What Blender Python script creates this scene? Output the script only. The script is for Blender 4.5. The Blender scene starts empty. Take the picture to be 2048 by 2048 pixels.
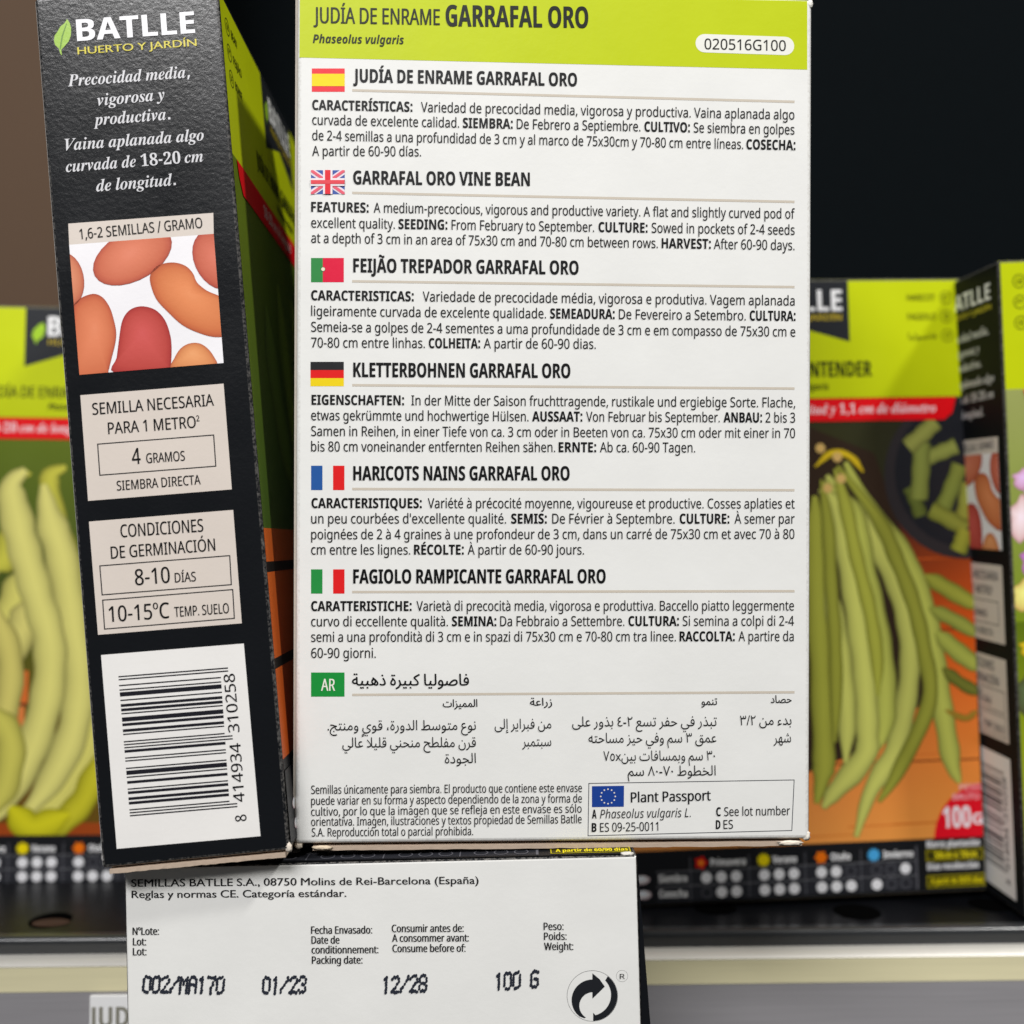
import bpy, bmesh, math, random
from mathutils import Vector, Matrix, Euler
from mathutils.geometry import delaunay_2d_cdt, interpolate_bezier
random.seed(7)
SC = bpy.context.scene
COL = SC.collection

# ------------------------------------------------------------------ camera
cam = bpy.data.cameras.new('camera')
cam.sensor_width = 36.0
cam.lens = 36.0
cam.clip_start = 0.01
cam.clip_end = 20.0
cam.dof.use_dof = True
cam.dof.focus_distance = 0.2415
cam.dof.aperture_fstop = 7.4
cam_ob = bpy.data.objects.new('camera', cam)
COL.objects.link(cam_ob)
cam_ob.location = (0, 0, 0.1195)
cam_ob.rotation_euler = (math.radians(90 + 1.00), 0, 0)
SC.camera = cam_ob

# ------------------------------------------------------------------ world: dim neutral light of the store
world = bpy.data.worlds.new('World')
SC.world = world
world.use_nodes = True
bg = world.node_tree.nodes['Background']
bg.inputs[0].default_value = (0.93, 0.96, 1.0, 1)
bg.inputs[1].default_value = 0.05

# ------------------------------------------------------------------ ceiling lamps
def area(name, loc, target, sx, sy, watts, color):
    d = bpy.data.lights.new(name, 'AREA')
    d.shape = 'RECTANGLE'
    d.size, d.size_y = sx, sy
    d.energy = watts
    d.color = color
    o = bpy.data.objects.new(name, d)
    COL.objects.link(o)
    o.location = loc
    o.rotation_euler = (Vector(target) - Vector(loc)).to_track_quat('-Z', 'Y').to_euler()
    return o
T0 = (0, 0.25, 0.13)
area('ceiling_lamp', (1.05, -0.35, 1.55), T0, 0.16, 0.16, 21.5, (1.0, 0.985, 0.955))
area('ceiling_lamp', (-0.42, -0.85, 1.20), T0, 0.95, 0.25, 21.0, (0.99, 0.98, 1.0))
area('ceiling_lamp', (-0.42, -1.30, 1.30), T0, 0.95, 0.20, 13.0, (1.0, 0.98, 0.95))

SC.view_settings.view_transform = 'Standard'
SC.view_settings.look = 'None'
SC.view_settings.exposure = 0.0
SC.view_settings.gamma = 1.0
SC.view_settings.use_curve_mapping = False

# ------------------------------------------------------------------ helpers
def lin(c, k=1.08):
    out = []
    for v in c:
        v /= 255.0
        v = v / 12.92 if v <= 0.04045 else ((v + 0.055) / 1.055) ** 2.4
        out.append(min(0.9, max(0.0025, v * k)))
    return (out[0], out[1], out[2], 1.0)

def empty(name, loc, ypr, label, cat, group=None):
    o = bpy.data.objects.new(name, None)
    COL.objects.link(o)
    o.empty_display_size = 0.02
    y, p, r = [math.radians(a) for a in ypr]
    m = Matrix.Rotation(y, 4, 'Z') @ Matrix.Rotation(p, 4, 'X') @ Matrix.Rotation(r, 4, 'Y')
    o.matrix_world = Matrix.Translation(loc) @ m
    o['label'] = label
    o['category'] = cat
    if group:
        o['group'] = group
    return o

def mesh_ob(name, verts, faces, mat, parent=None, cols=None, wear=None, smooth=False):
    me = bpy.data.meshes.new(name)
    me.from_pydata(verts, [], faces)
    if cols is not None:
        a = me.color_attributes.new('Col', 'FLOAT_COLOR', 'POINT')
        flat = [x for c in cols for x in c]
        a.data.foreach_set('color', flat)
    if wear is not None:
        a = me.attributes.new('Wear', 'FLOAT', 'POINT')
        a.data.foreach_set('value', wear)
    if smooth:
        for p in me.polygons:
            p.use_smooth = True
    me.materials.append(mat)
    me.update()
    o = bpy.data.objects.new(name, me)
    COL.objects.link(o)
    if parent is not None:
        o.parent = parent
    return o

def card_material(name, rough, bump, bump_scale, stretch=(1, 1, 1), spec=0.5, coat=0.0, low=6.0):
    """printed coated board: ink colour from the 'Col' attribute, worn fibres where 'Wear' is set"""
    m = bpy.data.materials.new(name)
    m.use_nodes = True
    nt = m.node_tree
    n, l = nt.nodes, nt.links
    b = n['Principled BSDF']
    col = n.new('ShaderNodeVertexColor'); col.layer_name = 'Col'
    wear = n.new('ShaderNodeAttribute'); wear.attribute_name = 'Wear'
    tc = n.new('ShaderNodeTexCoord')
    mp = n.new('ShaderNodeMapping'); mp.inputs['Scale'].default_value = stretch
    l.new(tc.outputs['Object'], mp.inputs['Vector'])
    nw = n.new('ShaderNodeTexNoise'); nw.inputs['Scale'].default_value = 1500; nw.inputs['Detail'].default_value = 4
    l.new(tc.outputs['Object'], nw.inputs['Vector'])
    rp = n.new('ShaderNodeValToRGB')
    rp.color_ramp.elements[0].position = 0.40; rp.color_ramp.elements[1].position = 0.72
    l.new(nw.outputs['Fac'], rp.inputs['Fac'])
    mu = n.new('ShaderNodeMath'); mu.operation = 'MULTIPLY'
    l.new(rp.outputs['Color'], mu.inputs[0]); l.new(wear.outputs['Fac'], mu.inputs[1])
    mx = n.new('ShaderNodeMix'); mx.data_type = 'RGBA'
    l.new(mu.outputs[0], mx.inputs['Factor']); l.new(col.outputs['Color'], mx.inputs['A'])
    mx.inputs['B'].default_value = (0.52, 0.49, 0.45, 1)
    # slight uneven ink
    n2 = n.new('ShaderNodeTexNoise'); n2.inputs['Scale'].default_value = 60; n2.inputs['Detail'].default_value = 6
    l.new(tc.outputs['Object'], n2.inputs['Vector'])
    mr = n.new('ShaderNodeMapRange'); mr.inputs['To Min'].default_value = 0.93; mr.inputs['To Max'].default_value = 1.05
    l.new(n2.outputs['Fac'], mr.inputs['Value'])
    hm = n.new('ShaderNodeMix'); hm.data_type = 'RGBA'; hm.blend_type = 'MULTIPLY'; hm.inputs['Factor'].default_value = 1
    l.new(mx.outputs['Result'], hm.inputs['A']); l.new(mr.outputs['Result'], hm.inputs['B'])
    l.new(hm.outputs['Result'], b.inputs['Base Color'])
    rr = n.new('ShaderNodeMapRange'); rr.inputs['To Min'].default_value = rough - .07; rr.inputs['To Max'].default_value = rough + .07
    l.new(n2.outputs['Fac'], rr.inputs['Value']); l.new(rr.outputs['Result'], b.inputs['Roughness'])
    b.inputs['Specular IOR Level'].default_value = spec
    b.inputs['Coat Weight'].default_value = coat
    b.inputs['Coat Roughness'].default_value = 0.25
    n3 = n.new('ShaderNodeTexNoise'); n3.inputs['Scale'].default_value = bump_scale; n3.inputs['Detail'].default_value = 5
    n3.inputs['Roughness'].default_value = 0.6
    l.new(mp.outputs['Vector'], n3.inputs['Vector'])
    n4 = n.new('ShaderNodeTexNoise'); n4.inputs['Scale'].default_value = 25; n4.inputs['Detail'].default_value = 2
    l.new(tc.outputs['Object'], n4.inputs['Vector'])
    ad = n.new('ShaderNodeMath'); ad.operation = 'MULTIPLY_ADD'; ad.inputs[1].default_value = low
    l.new(n4.outputs['Fac'], ad.inputs[0]); l.new(n3.outputs['Fac'], ad.inputs[2])
    bp = n.new('ShaderNodeBump'); bp.inputs['Strength'].default_value = bump; bp.inputs['Distance'].default_value = 0.0002
    l.new(ad.outputs[0], bp.inputs['Height'])
    l.new(bp.outputs['Normal'], b.inputs['Normal'])
    return m

def simple_material(name, col, rough, metal=0.0, noise=0.0, nscale=200, stretch=(1, 1, 1), spec=0.5):
    m = bpy.data.materials.new(name)
    m.use_nodes = True
    n, l = m.node_tree.nodes, m.node_tree.links
    b = n['Principled BSDF']
    b.inputs['Roughness'].default_value = rough
    b.inputs['Metallic'].default_value = metal
    b.inputs['Specular IOR Level'].default_value = spec
    tc = n.new('ShaderNodeTexCoord')
    mp = n.new('ShaderNodeMapping'); mp.inputs['Scale'].default_value = stretch
    l.new(tc.outputs['Object'], mp.inputs['Vector'])
    t = n.new('ShaderNodeTexNoise'); t.inputs['Scale'].default_value = nscale; t.inputs['Detail'].default_value = 6
    l.new(mp.outputs['Vector'], t.inputs['Vector'])
    r = n.new('ShaderNodeMapRange'); r.inputs['To Min'].default_value = 1 - noise; r.inputs['To Max'].default_value = 1 + noise
    l.new(t.outputs['Fac'], r.inputs['Value'])
    x = n.new('ShaderNodeMix'); x.data_type = 'RGBA'; x.blend_type = 'MULTIPLY'; x.inputs['Factor'].default_value = 1
    x.inputs['A'].default_value = col
    l.new(r.outputs['Result'], x.inputs['B'])
    l.new(x.outputs['Result'], b.inputs['Base Color'])
    r2 = n.new('ShaderNodeMapRange'); r2.inputs['To Min'].default_value = max(0.02, rough - 0.06); r2.inputs['To Max'].default_value = rough + 0.08
    l.new(t.outputs['Fac'], r2.inputs['Value']); l.new(r2.outputs['Result'], b.inputs['Roughness'])
    return m

# ------------------------------------------------------------------ lettering: glyph outlines of Blender's own fonts
_G = {}
_fc = bpy.data.curves.new('lettering_source', 'FONT')
_fo = bpy.data.objects.new('lettering_source', _fc)
COL.objects.link(_fo)

def _contours(s):
    _fc.body = s
    bpy.context.view_layer.update()
    dg = bpy.context.evaluated_depsgraph_get()
    cu = _fo.evaluated_get(dg).to_curve(dg)
    out = []
    for sp in cu.splines:
        pts = sp.bezier_points
        loop = []
        k = len(pts)
        for i in range(k):
            a, b = pts[i], pts[(i + 1) % k]
            p0, p1, p2, p3 = a.co, a.handle_right, b.handle_left, b.co
            ch = (p3 - p0)
            if ch.length < 1e-7:
                continue
            d1 = ch.cross(p1 - p0).length / ch.length
            d2 = ch.cross(p2 - p0).length / ch.length
            if max(d1, d2) < 0.004:
                loop.append((p0.x, p0.y))
            else:
                loop += [(q.x, q.y) for q in interpolate_bezier(p0, p1, p2, p3, 5)[:-1]]
        if len(loop) > 2:
            out.append(loop)
    _fo.to_curve_clear()
    return out

def _area(l):
    return 0.5 * sum(l[i - 1][0] * l[i][1] - l[i][0] * l[i - 1][1] for i in range(len(l)))

def _inside(p, l):
    r = False
    for i in range(len(l)):
        a, b = l[i - 1], l[i]
        if (a[1] > p[1]) != (b[1] > p[1]) and p[0] < (b[0] - a[0]) * (p[1] - a[1]) / (b[1] - a[1]) + a[0]:
            r = not r
    return r

def _wind(p, loops):
    w = 0
    for l in loops:
        for i in range(len(l)):
            a, b = l[i - 1], l[i]
            if a[1] <= p[1]:
                if b[1] > p[1] and (b[0] - a[0]) * (p[1] - a[1]) - (p[0] - a[0]) * (b[1] - a[1]) > 0:
                    w += 1
            elif b[1] <= p[1] and (b[0] - a[0]) * (p[1] - a[1]) - (p[0] - a[0]) * (b[1] - a[1]) < 0:
                w -= 1
    return w

def _tess(loops):
    """triangles of the area inside the outlines (non-zero winding, so self-crossing strokes stay filled)"""
    vs, es = [], []
    for l in loops:
        k = len(vs)
        vs += [Vector(p) for p in l]
        es += [(k + i, k + (i + 1) % len(l)) for i in range(len(l))]
    r = delaunay_2d_cdt(vs, es, [], 0, 1e-6)
    flat = [(v.x, v.y) for v in r[0]]
    tri = []
    for f in r[2]:
        a, b, c = [flat[i] for i in f]
        if _wind(((a[0] + b[0] + c[0]) / 3, (a[1] + b[1] + c[1]) / 3), loops):
            tri.append(tuple(f))
    return flat, tri

_bar = _contours('||')
_bx0, _bx1 = min(p[0] for p in _bar[0]), min(p[0] for p in _bar[1])
_badv = _bx1 - _bx0

def _raw(ch):
    """outline groups (outer + holes), advance, of one character in font units"""
    cs = _contours('|' + ch + '|')
    first, last, body = cs[0], cs[-1], cs[1:-1]
    x0 = min(p[0] for p in first)
    adv = min(p[0] for p in last) - x0 - _badv
    off = x0 - _bx0 + _badv
    body = [[(x - off, y) for x, y in l] for l in body]
    return body, adv

def _group(body):
    return [body] if body else []

SETS = {'r': (0x1D5A0, 0x1D5BA, 0x1D7E2), 'b': (0x1D5D4, 0x1D5EE, 0x1D7EC), 'i': (0x1D608, 0x1D622, 0x1D7E2),
        'k': (0x1D63C, 0x1D656, 0x1D7EC), 's': (0x1D468, 0x1D482, 0x1D7CE)}
SETS['c'] = SETS['m'] = SETS['n'] = SETS['r']
ACC = {'á': ('a', '´'), 'é': ('e', '´'), 'í': ('i', '´'), 'ó': ('o', '´'), 'ú': ('u', '´'), 'à': ('a', '`'), 'è': ('e', '`'), 'ì': ('i', '`'),
       'ã': ('a', '~'), 'ñ': ('n', '~'), 'ä': ('a', '¨'), 'ü': ('u', '¨'), 'ö': ('o', '¨'),
       'Í': ('I', '´'), 'Ó': ('O', '´'), 'É': ('E', '´'), 'À': ('A', '`'), 'Ã': ('A', '~'), 'Ñ': ('N', '~')}
CAPH = {}

def caph(st):
    if st not in CAPH:
        if st in 'aA':
            ys = [p[1] for l in _raw('\ufe8d')[0] for p in l]
        elif st == 'g':
            ys = [p[1] for l in _raw('H')[0] for p in l]
        else:
            ys = [p[1] for l in _raw(chr(SETS[st][0] + 7))[0] for p in l]
        CAPH[st] = max(ys)
    return CAPH[st]

def glyph(ch, st):
    """(groups, advance) with the capital height scaled to 1"""
    key = (ch, st)
    if key in _G:
        return _G[key]
    H = caph(st)
    w = {'b': 0.19, 'k': 0.18, 's': 0.18}.get(st, 0.125)
    def sc(body, adv, f=1.0):
        return _group([[(x / H * f, y / H * f) for x, y in l] for l in body]), adv / H * f
    rect = lambda x0, y0, x1, y1: [[(x0, y0), (x1, y0), (x1, y1), (x0, y1)]]
    if st in 'aA':
        if ch == ' ':
            r = ([], 0.33)
        elif ch == '\u064b':
            r = ([[[(-.55, 1.02), (-.2, 1.2), (-.2, 1.27), (-.55, 1.09)]], [[(-.55, 1.17), (-.2, 1.35), (-.2, 1.42), (-.55, 1.24)]]], 0.0)
        else:
            r = sc(*_raw(ch))
    elif ch == ' ':
        r = ([], 0.36)
    elif st == 'g':
        r = sc(*_raw(ch))
    elif ch in ACC:
        b, a = ACC[ch]
        gs, adv = glyph(b, st)
        if b == 'i':
            gs = [[min(gs[0], key=lambda l: max(p[1] for p in l))]]
        xs = [p[0] for g in gs for l in g for p in l]
        ty = max(p[1] for g in gs for l in g for p in l)
        cx = (min(xs) + max(xs)) / 2
        y0 = ty + 0.09
        h = 0.2
        if a == '´':
            m = [[[(cx - w * .55, y0), (cx + w * .2, y0), (cx + w * 1.5, y0 + h), (cx + w * .3, y0 + h)]]]
        elif a == '`':
            m = [[[(cx + w * .55, y0), (cx - w * .2, y0), (cx - w * 1.5, y0 + h), (cx - w * .3, y0 + h)]]]
        elif a == '¨':
            d = 0.17
            m = [rect(cx - d - w / 2, y0 + .02, cx - d + w / 2, y0 + .02 + w), rect(cx + d - w / 2, y0 + .02, cx + d + w / 2, y0 + .02 + w)]
        else:
            t, up, dn = w * .75, [], []
            for i in range(9):
                x = -0.26 + 0.52 * i / 8
                yy = y0 + 0.08 + 0.055 * math.sin(2 * math.pi * i / 8)
                up.append((cx + x, yy + t / 2)); dn.append((cx + x, yy - t / 2))
            m = [[dn + up[::-1]]]
        r = (list(gs) + m, adv)
    elif ch in 'º²':
        b = 'o' if ch == 'º' else '2'
        gs, adv = glyph(b, st)
        f = 0.55
        r = ([[[(x * f, y * f + 0.62) for x, y in l] for l in g] for g in gs], adv * f)
    elif ch == '.':
        r = ([rect(.1, 0, .1 + w * 1.1, w * 1.1)], .2 + w * 1.1)
    elif ch == ':':
        r = ([rect(.1, 0, .1 + w * 1.1, w * 1.1), rect(.1, .6, .1 + w * 1.1, .6 + w * 1.1)], .2 + w * 1.1)
    elif ch == ',':
        r = ([[[(.06, -.17), (.06 + w * .7, -.17), (.13 + w * 1.2, w * 1.15), (.13, w * 1.15)]]], .2 + w * 1.1)
    elif ch == '-':
        r = ([rect(.06, .33, .4, .33 + w * .85)], .46)
    elif ch == "'":
        r = ([rect(.09, .66, .09 + w * .8, 1.03)], .18 + w * .8)
    elif ch == '/':
        r = ([[[(0, -.08), (w * .9, -.08), (.46, 1.04), (.46 - w * .9, 1.04)]]], .48)
    else:
        U, Lo, D = SETS[st]
        c = ch
        if 'A' <= ch <= 'Z': c = chr(U + ord(ch) - 65)
        elif 'a' <= ch <= 'z': c = chr(Lo + ord(ch) - 97)
        elif '0' <= ch <= '9': c = chr(D + ord(ch) - 48)
        r = sc(*_raw(c))
    # triangulate every outline group once
    tg = []
    for g in r[0]:
        tg.append(g)
    _G[key] = (tg, r[1])
    return _G[key]

_T = {}
def glyph_tris(ch, st):
    key = (ch, st)
    if key not in _T:
        gs, adv = glyph(ch, st)
        _T[key] = ([_tess(g) for g in gs], adv)
    return _T[key]

JET = {'0': ".###.,#...#,#...#,#...#,#...#,#...#,.###.", '1': "..#..,.##..,..#..,..#..,..#..,..#..,..#..", '2': ".###.,#...#,....#,...#.,..#..,.#...,#####",
       '3': ".###.,#...#,....#,..##.,....#,#...#,.###.", '7': "#####,....#,...#.,...#.,..#..,..#..,..#..", '8': ".###.,#...#,#...#,.###.,#...#,#...#,.###.",
       '/': "....#,....#,...#.,..#..,.#...,#....,#....", 'M': "#...#,##.##,#.#.#,#.#.#,#...#,#...#,#...#", 'A': ".###.,#...#,#...#,#####,#...#,#...#,#...#",
       'G': ".####,#....,#....,#.###,#...#,#...#,.###.", ' ': "....."}

# ------------------------------------------------------------------ printing on a flat face of a thing
LAY = 0.00003
class Face:
    """mm coordinates on one face of a carton; every printed piece becomes a mesh part"""
    def __init__(s, thing, origin, X, Y, N, mat):
        s.t, s.o, s.X, s.Y, s.N, s.mat = thing, Vector(origin), Vector(X), Vector(Y), Vector(N), mat
        s.clip = None
        s.reset()
    def reset(s):
        s.v, s.f, s.c = [], [], []
    def _tri(s, pts, cols, h):
        if s.clip:
            poly = [(p[0], p[1], *c[:3]) for p, c in zip(pts, cols)]
            n = len(s.clip)
            sg = 1 if _area(s.clip) > 0 else -1
            for i in range(n):
                a, b = s.clip[i], s.clip[(i + 1) % n]
                d = lambda q: sg * ((b[0] - a[0]) * (q[1] - a[1]) - (b[1] - a[1]) * (q[0] - a[0]))
                out = []
                for k in range(len(poly)):
                    p, q = poly[k - 1], poly[k]
                    dp, dq = d(p), d(q)
                    if (dp >= 0) != (dq >= 0):
                        t = dp / (dp - dq)
                        out.append(tuple(x + (y - x) * t for x, y in zip(p, q)))
                    if dq >= 0:
                        out.append(q)
                poly = out
                if len(poly) < 3:
                    return
            pts = [(q[0], q[1]) for q in poly]
            cols = [(*q[2:], 1.0) for q in poly]
        k = len(s.v)
        for p, c in zip(pts, cols):
            s.v.append(s.o + s.X * (p[0] * .001) + s.Y * (p[1] * .001) + s.N * h)
            s.c.append(c)
        s.f.append(list(range(k, k + len(pts))))
    def poly(s, pts, col, layer=1):
        h = LAY * layer
        c = lin(col)
        flat, tri = _tess([pts])
        for t in tri:
            s._tri([flat[i] for i in t], [c] * 3, h)
    def rect(s, x0, y0, x1, y1, col, layer=1):
        s.poly([(x0, y0), (x1, y0), (x1, y1), (x0, y1)], col, layer)
    def disc(s, c, r, col, layer=1, n=18):
        s.poly([(c[0] + r * math.cos(2 * math.pi * i / n), c[1] + r * math.sin(2 * math.pi * i / n)) for i in range(n)], col, layer)
    def ring(s, c, r, w, col, layer=1, n=24):
        s.stroke([(c[0] + r * math.cos(2 * math.pi * i / n), c[1] + r * math.sin(2 * math.pi * i / n)) for i in range(n)], w, col, layer, True)
    def pill(s, a, b, h, col, layer=1):
        d = Vector((b[0] - a[0], b[1] - a[1])).normalized()
        r = h / 2
        ang = math.atan2(d.y, d.x)
        A = Vector(a) + d * r; B = Vector(b) - d * r
        pts = [(B.x + r * math.cos(ang - math.pi / 2 + math.pi * i / 12), B.y + r * math.sin(ang - math.pi / 2 + math.pi * i / 12)) for i in range(13)]
        pts += [(A.x + r * math.cos(ang + math.pi / 2 + math.pi * i / 12), A.y + r * math.sin(ang + math.pi / 2 + math.pi * i / 12)) for i in range(13)]
        s.poly(pts, col, layer)
    def stroke(s, pts, w, col, layer=1, closed=False):
        n = len(pts)
        V = [Vector(p) for p in pts]
        off = []
        for i in range(n):
            a = V[i - 1] if (i or closed) else None
            b = V[(i + 1) % n] if (i < n - 1 or closed) else None
            d1 = (V[i] - a).normalized() if a is not None else None
            d2 = (b - V[i]).normalized() if b is not None else None
            d1 = d1 if d1 is not None else d2
            d2 = d2 if d2 is not None else d1
            n1, n2 = Vector((-d1.y, d1.x)), Vector((-d2.y, d2.x))
            m = (n1 + n2)
            m = m / max(0.3, m.dot(n1))
            off.append(m * (w / 2))
        c = lin(col)
        for i in range(n if closed else n - 1):
            j = (i + 1) % n
            q = [V[i] + off[i], V[i] - off[i], V[j] - off[j], V[j] + off[j]]
            s._tri([(p.x, p.y) for p in q], [c] * 4, LAY * layer)
    def text(s, txt, st, x0, y0, x1, y1, cap, col, layer=4):
        if st == 'J':
            return s.jet(txt, x0, y0, x1, y1, cap, col)
        pen, items, lo, hi = 0.0, [], 1e9, -1e9
        for ch in txt:
            tg, adv = glyph_tris(ch, st)
            for flat, _ in tg:
                for p in flat:
                    lo = min(lo, pen + p[0]); hi = max(hi, pen + p[0])
            items.append((pen, tg))
            pen += adv
        d = Vector((x1 - x0, y1 - y0))
        k = d.length / (hi - lo)
        u = d.normalized(); v = Vector((-u.y, u.x))
        if max(col) < 90: col = tuple(v * .5 for v in col)
        c = lin(col)
        extra = {'r': (0, .022), 'g': (0, .06), 'm': (0, .07), 'c': (0, .05), 'n': (0, .05, .09), 'A': (0, .05), 'b': (0, .035)}.get(st, (0,))
        for e, dx in enumerate(extra):
            for gi, (pen, tg) in enumerate(items):
                for ti, (flat, tri) in enumerate(tg):
                    h = LAY * layer + 1.3e-6 * (e * 4 + ti)
                    for t in tri:
                        pts = []
                        for i in t:
                            gx, gy = flat[i]
                            q = Vector((x0, y0)) + u * ((gx + pen - lo) * k + dx * cap * .72) + v * (gy * cap)
                            pts.append((q.x, q.y))
                        s._tri(pts, [c] * 3, h)
    def jet(s, txt, x0, y0, x1, y1, cap, col):
        n = len(txt)
        d = Vector((x1 - x0, y1 - y0)); u = d.normalized(); v = Vector((-u.y, u.x))
        cw = d.length / (n - .18)
        for k, ch in enumerate(txt):
            for r, row in enumerate(JET[ch].split(',')):
                for q, b in enumerate(row):
                    if b == '#':
                        sx = k * cw + q / 4 * cw * .72 + (3 - r) * .05 + random.uniform(-.05, .05)
                        sy = (6 - r) / 6 * cap * .92 + random.uniform(-.07, .07) + .12 * math.sin(q * 1.9 + k)
                        p = Vector((x0, y0)) + u * sx + v * sy
                        rx, ry = .31 + random.uniform(-.04, .06), .44 + random.uniform(-.06, .08)
                        pts = [(p.x + rx * math.cos(a) + .1 * math.sin(a), p.y + ry * math.sin(a)) for a in [2 * math.pi * i / 8 for i in range(8)]]
                        s.poly(pts, col, 3 + (r * 5 + q) % 7 * .2)
    def bean(s, pts, col, layer=3):
        """one bean or seed of a printed photograph"""
        if len(pts) < 20:
            q, m = [], len(pts)
            for i in range(m):
                a, b, c, d = [Vector(pts[(i + k - 1) % m]) for k in range(4)]
                for t in (0, .25, .5, .75):
                    r = 0.5 * ((2 * b) + (c - a) * t + (2 * a - 5 * b + 4 * c - d) * t * t + (3 * b - a - 3 * c + d) * t ** 3)
                    q.append((r.x, r.y))
            pts = q
        n = len(pts)
        cx = sum(p[0] for p in pts) / n; cy = sum(p[1] for p in pts) / n
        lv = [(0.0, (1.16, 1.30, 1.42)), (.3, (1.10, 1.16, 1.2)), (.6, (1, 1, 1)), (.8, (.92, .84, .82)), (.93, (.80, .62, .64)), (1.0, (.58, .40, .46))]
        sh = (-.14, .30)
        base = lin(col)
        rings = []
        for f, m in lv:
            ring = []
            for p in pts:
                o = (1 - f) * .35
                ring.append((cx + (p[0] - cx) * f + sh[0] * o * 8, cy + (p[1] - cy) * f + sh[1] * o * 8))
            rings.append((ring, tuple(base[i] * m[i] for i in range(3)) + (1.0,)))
        h = LAY * layer
        for (ra, ca), (rb, cb) in zip(rings, rings[1:]):
            for i in range(n):
                j = (i + 1) % n
                s._tri([ra[i], rb[i], rb[j]], [ca, cb, cb], h)
                s._tri([ra[i], rb[j], ra[j]], [ca, cb, ca], h)
    def pod(s, pts, w, col, layer=3, taper=True, dark=.45):
        """one long pod of a printed photograph, rounded by its ink tones"""
        P = [Vector(p) for p in pts]
        P = [P[0] * 2 - P[1]] + P + [P[-1] * 2 - P[-2]]
        line = []
        for i in range(1, len(P) - 2):
            for k in range(6):
                t = k / 6
                a, b, c, d = P[i - 1], P[i], P[i + 1], P[i + 2]
                line.append(0.5 * ((2 * b) + (c - a) * t + (2 * a - 5 * b + 4 * c - d) * t * t + (3 * b - a - 3 * c + d) * t ** 3))
        line.append(P[-2])
        base = lin(col)
        prof = [(-1, dark), (-.72, .78), (-.35, 1.0), (.1, 1.12), (.5, .98), (.8, .72), (1, dark * .9)]
        rows = []
        n = len(line)
        for i, p in enumerate(line):
            d = (line[min(n - 1, i + 1)] - line[max(0, i - 1)]).normalized()
            nn = Vector((-d.y, d.x))
            ww = w / 2
            if taper:
                e = min(i, n - 1 - i) / (n * .18)
                ww *= min(1, .25 + .75 * min(1, e))
            ww *= 1 + .06 * math.sin(i * 1.3 + w)
            rows.append([(p + nn * (q * ww), m) for q, m in prof])
        h = LAY * layer
        for i in range(n - 1):
            for k in range(len(prof) - 1):
                q = [rows[i][k], rows[i][k + 1], rows[i + 1][k + 1], rows[i + 1][k]]
                s._tri([(a[0].x, a[0].y) for a in q], [(base[0] * a[1], base[1] * a[1], base[2] * a[1], 1.0) for a in q], h)
    def grad(s, x0, y0, x1, y1, c00, c10, c11, c01, layer=1, n=1):
        c = [lin(x) for x in (c00, c10, c11, c01)]
        s._tri([(x0, y0), (x1, y0), (x1, y1)], [c[0], c[1], c[2]], LAY * layer)
        s._tri([(x0, y0), (x1, y1), (x0, y1)], [c[0], c[2], c[3]], LAY * layer)
    def flush(s, name, label=None, parent=None):
        o = mesh_ob(name, [tuple(v) for v in s.v], s.f, s.mat, parent or s.t, cols=s.c)
        if label:
            o['label'] = label
        s.reset()
        s.clip = None
        return o
    def play(s, parts):
        for name, label, items in parts:
            for it in items:
                k = it[0]
                if k == 'T': s.text(*it[1:])
                elif k == 'P': s.poly(*it[1:])
                elif k == 'S': s.stroke(*it[1:])
                elif k == 'R': s.pill(*it[1], *it[2:])
                elif k == 'C': s.disc(it[1], it[2], it[3], it[4], 10)
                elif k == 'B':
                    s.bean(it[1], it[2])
                elif k == 'CLIP': s.clip = it[1]
            s.flush(name, label)

def carton(thing, x0, x1, y0, y1, z0, z1, bev, cols, mat, wear=1.0, seg=3, name='carton'):
    """rounded box; cols: front, back, left, right, top, bottom"""
    bm = bmesh.new()
    bmesh.ops.create_cube(bm, size=1)
    for v in bm.verts:
        v.co = Vector(((x0 + x1) / 2 + v.co.x * (x1 - x0), (y0 + y1) / 2 + v.co.y * (y1 - y0), (z0 + z1) / 2 + v.co.z * (z1 - z0)))
    bmesh.ops.bevel(bm, geom=bm.edges[:], offset=bev, segments=seg, profile=.5, affect='EDGES')
    bm.normal_update()
    V, F, C, W = [], [], [], []
    for f in bm.faces:
        n = f.normal
        ax = max(range(3), key=lambda i: abs(n[i]))
        k = {(1, False): 0, (1, True): 1, (0, False): 2, (0, True): 3, (2, True): 4, (2, False): 5}[(ax, n[ax] > 0)]
        flat = abs(n[ax]) > .999
        b = len(V)
        for v in f.verts:
            V.append(tuple(v.co)); C.append(lin(cols[k])); W.append(0.0 if flat else wear)
        F.append(list(range(b, len(V))))
    bm.free()
    return mesh_ob(name, V, F, mat, thing, cols=C, wear=W)

def slab(thing, name, x0, x1, y0, y1, z0, z1, col, mat, jag=0.0, n=40):
    """a thin board edge, slightly ragged along its length"""
    V, F, C = [], [], []
    for i in range(n + 1):
        x = x0 + (x1 - x0) * i / n
        a, b = random.uniform(-jag, jag), random.uniform(-jag, jag)
        V += [(x, y0 + a, z0 + b * .6), (x, y0 + a, z1 + a * .3), (x, y1, z1), (x, y1, z0)]
    for i in range(n):
        for k in range(4):
            F.append([i * 4 + k, i * 4 + (k + 1) % 4, i * 4 + 4 + (k + 1) % 4, i * 4 + 4 + k])
    F.append([0, 1, 2, 3][::-1]); F.append([n * 4 + k for k in range(4)])
    return mesh_ob(name, V, F, mat, thing, cols=[lin(col)] * len(V))

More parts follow.
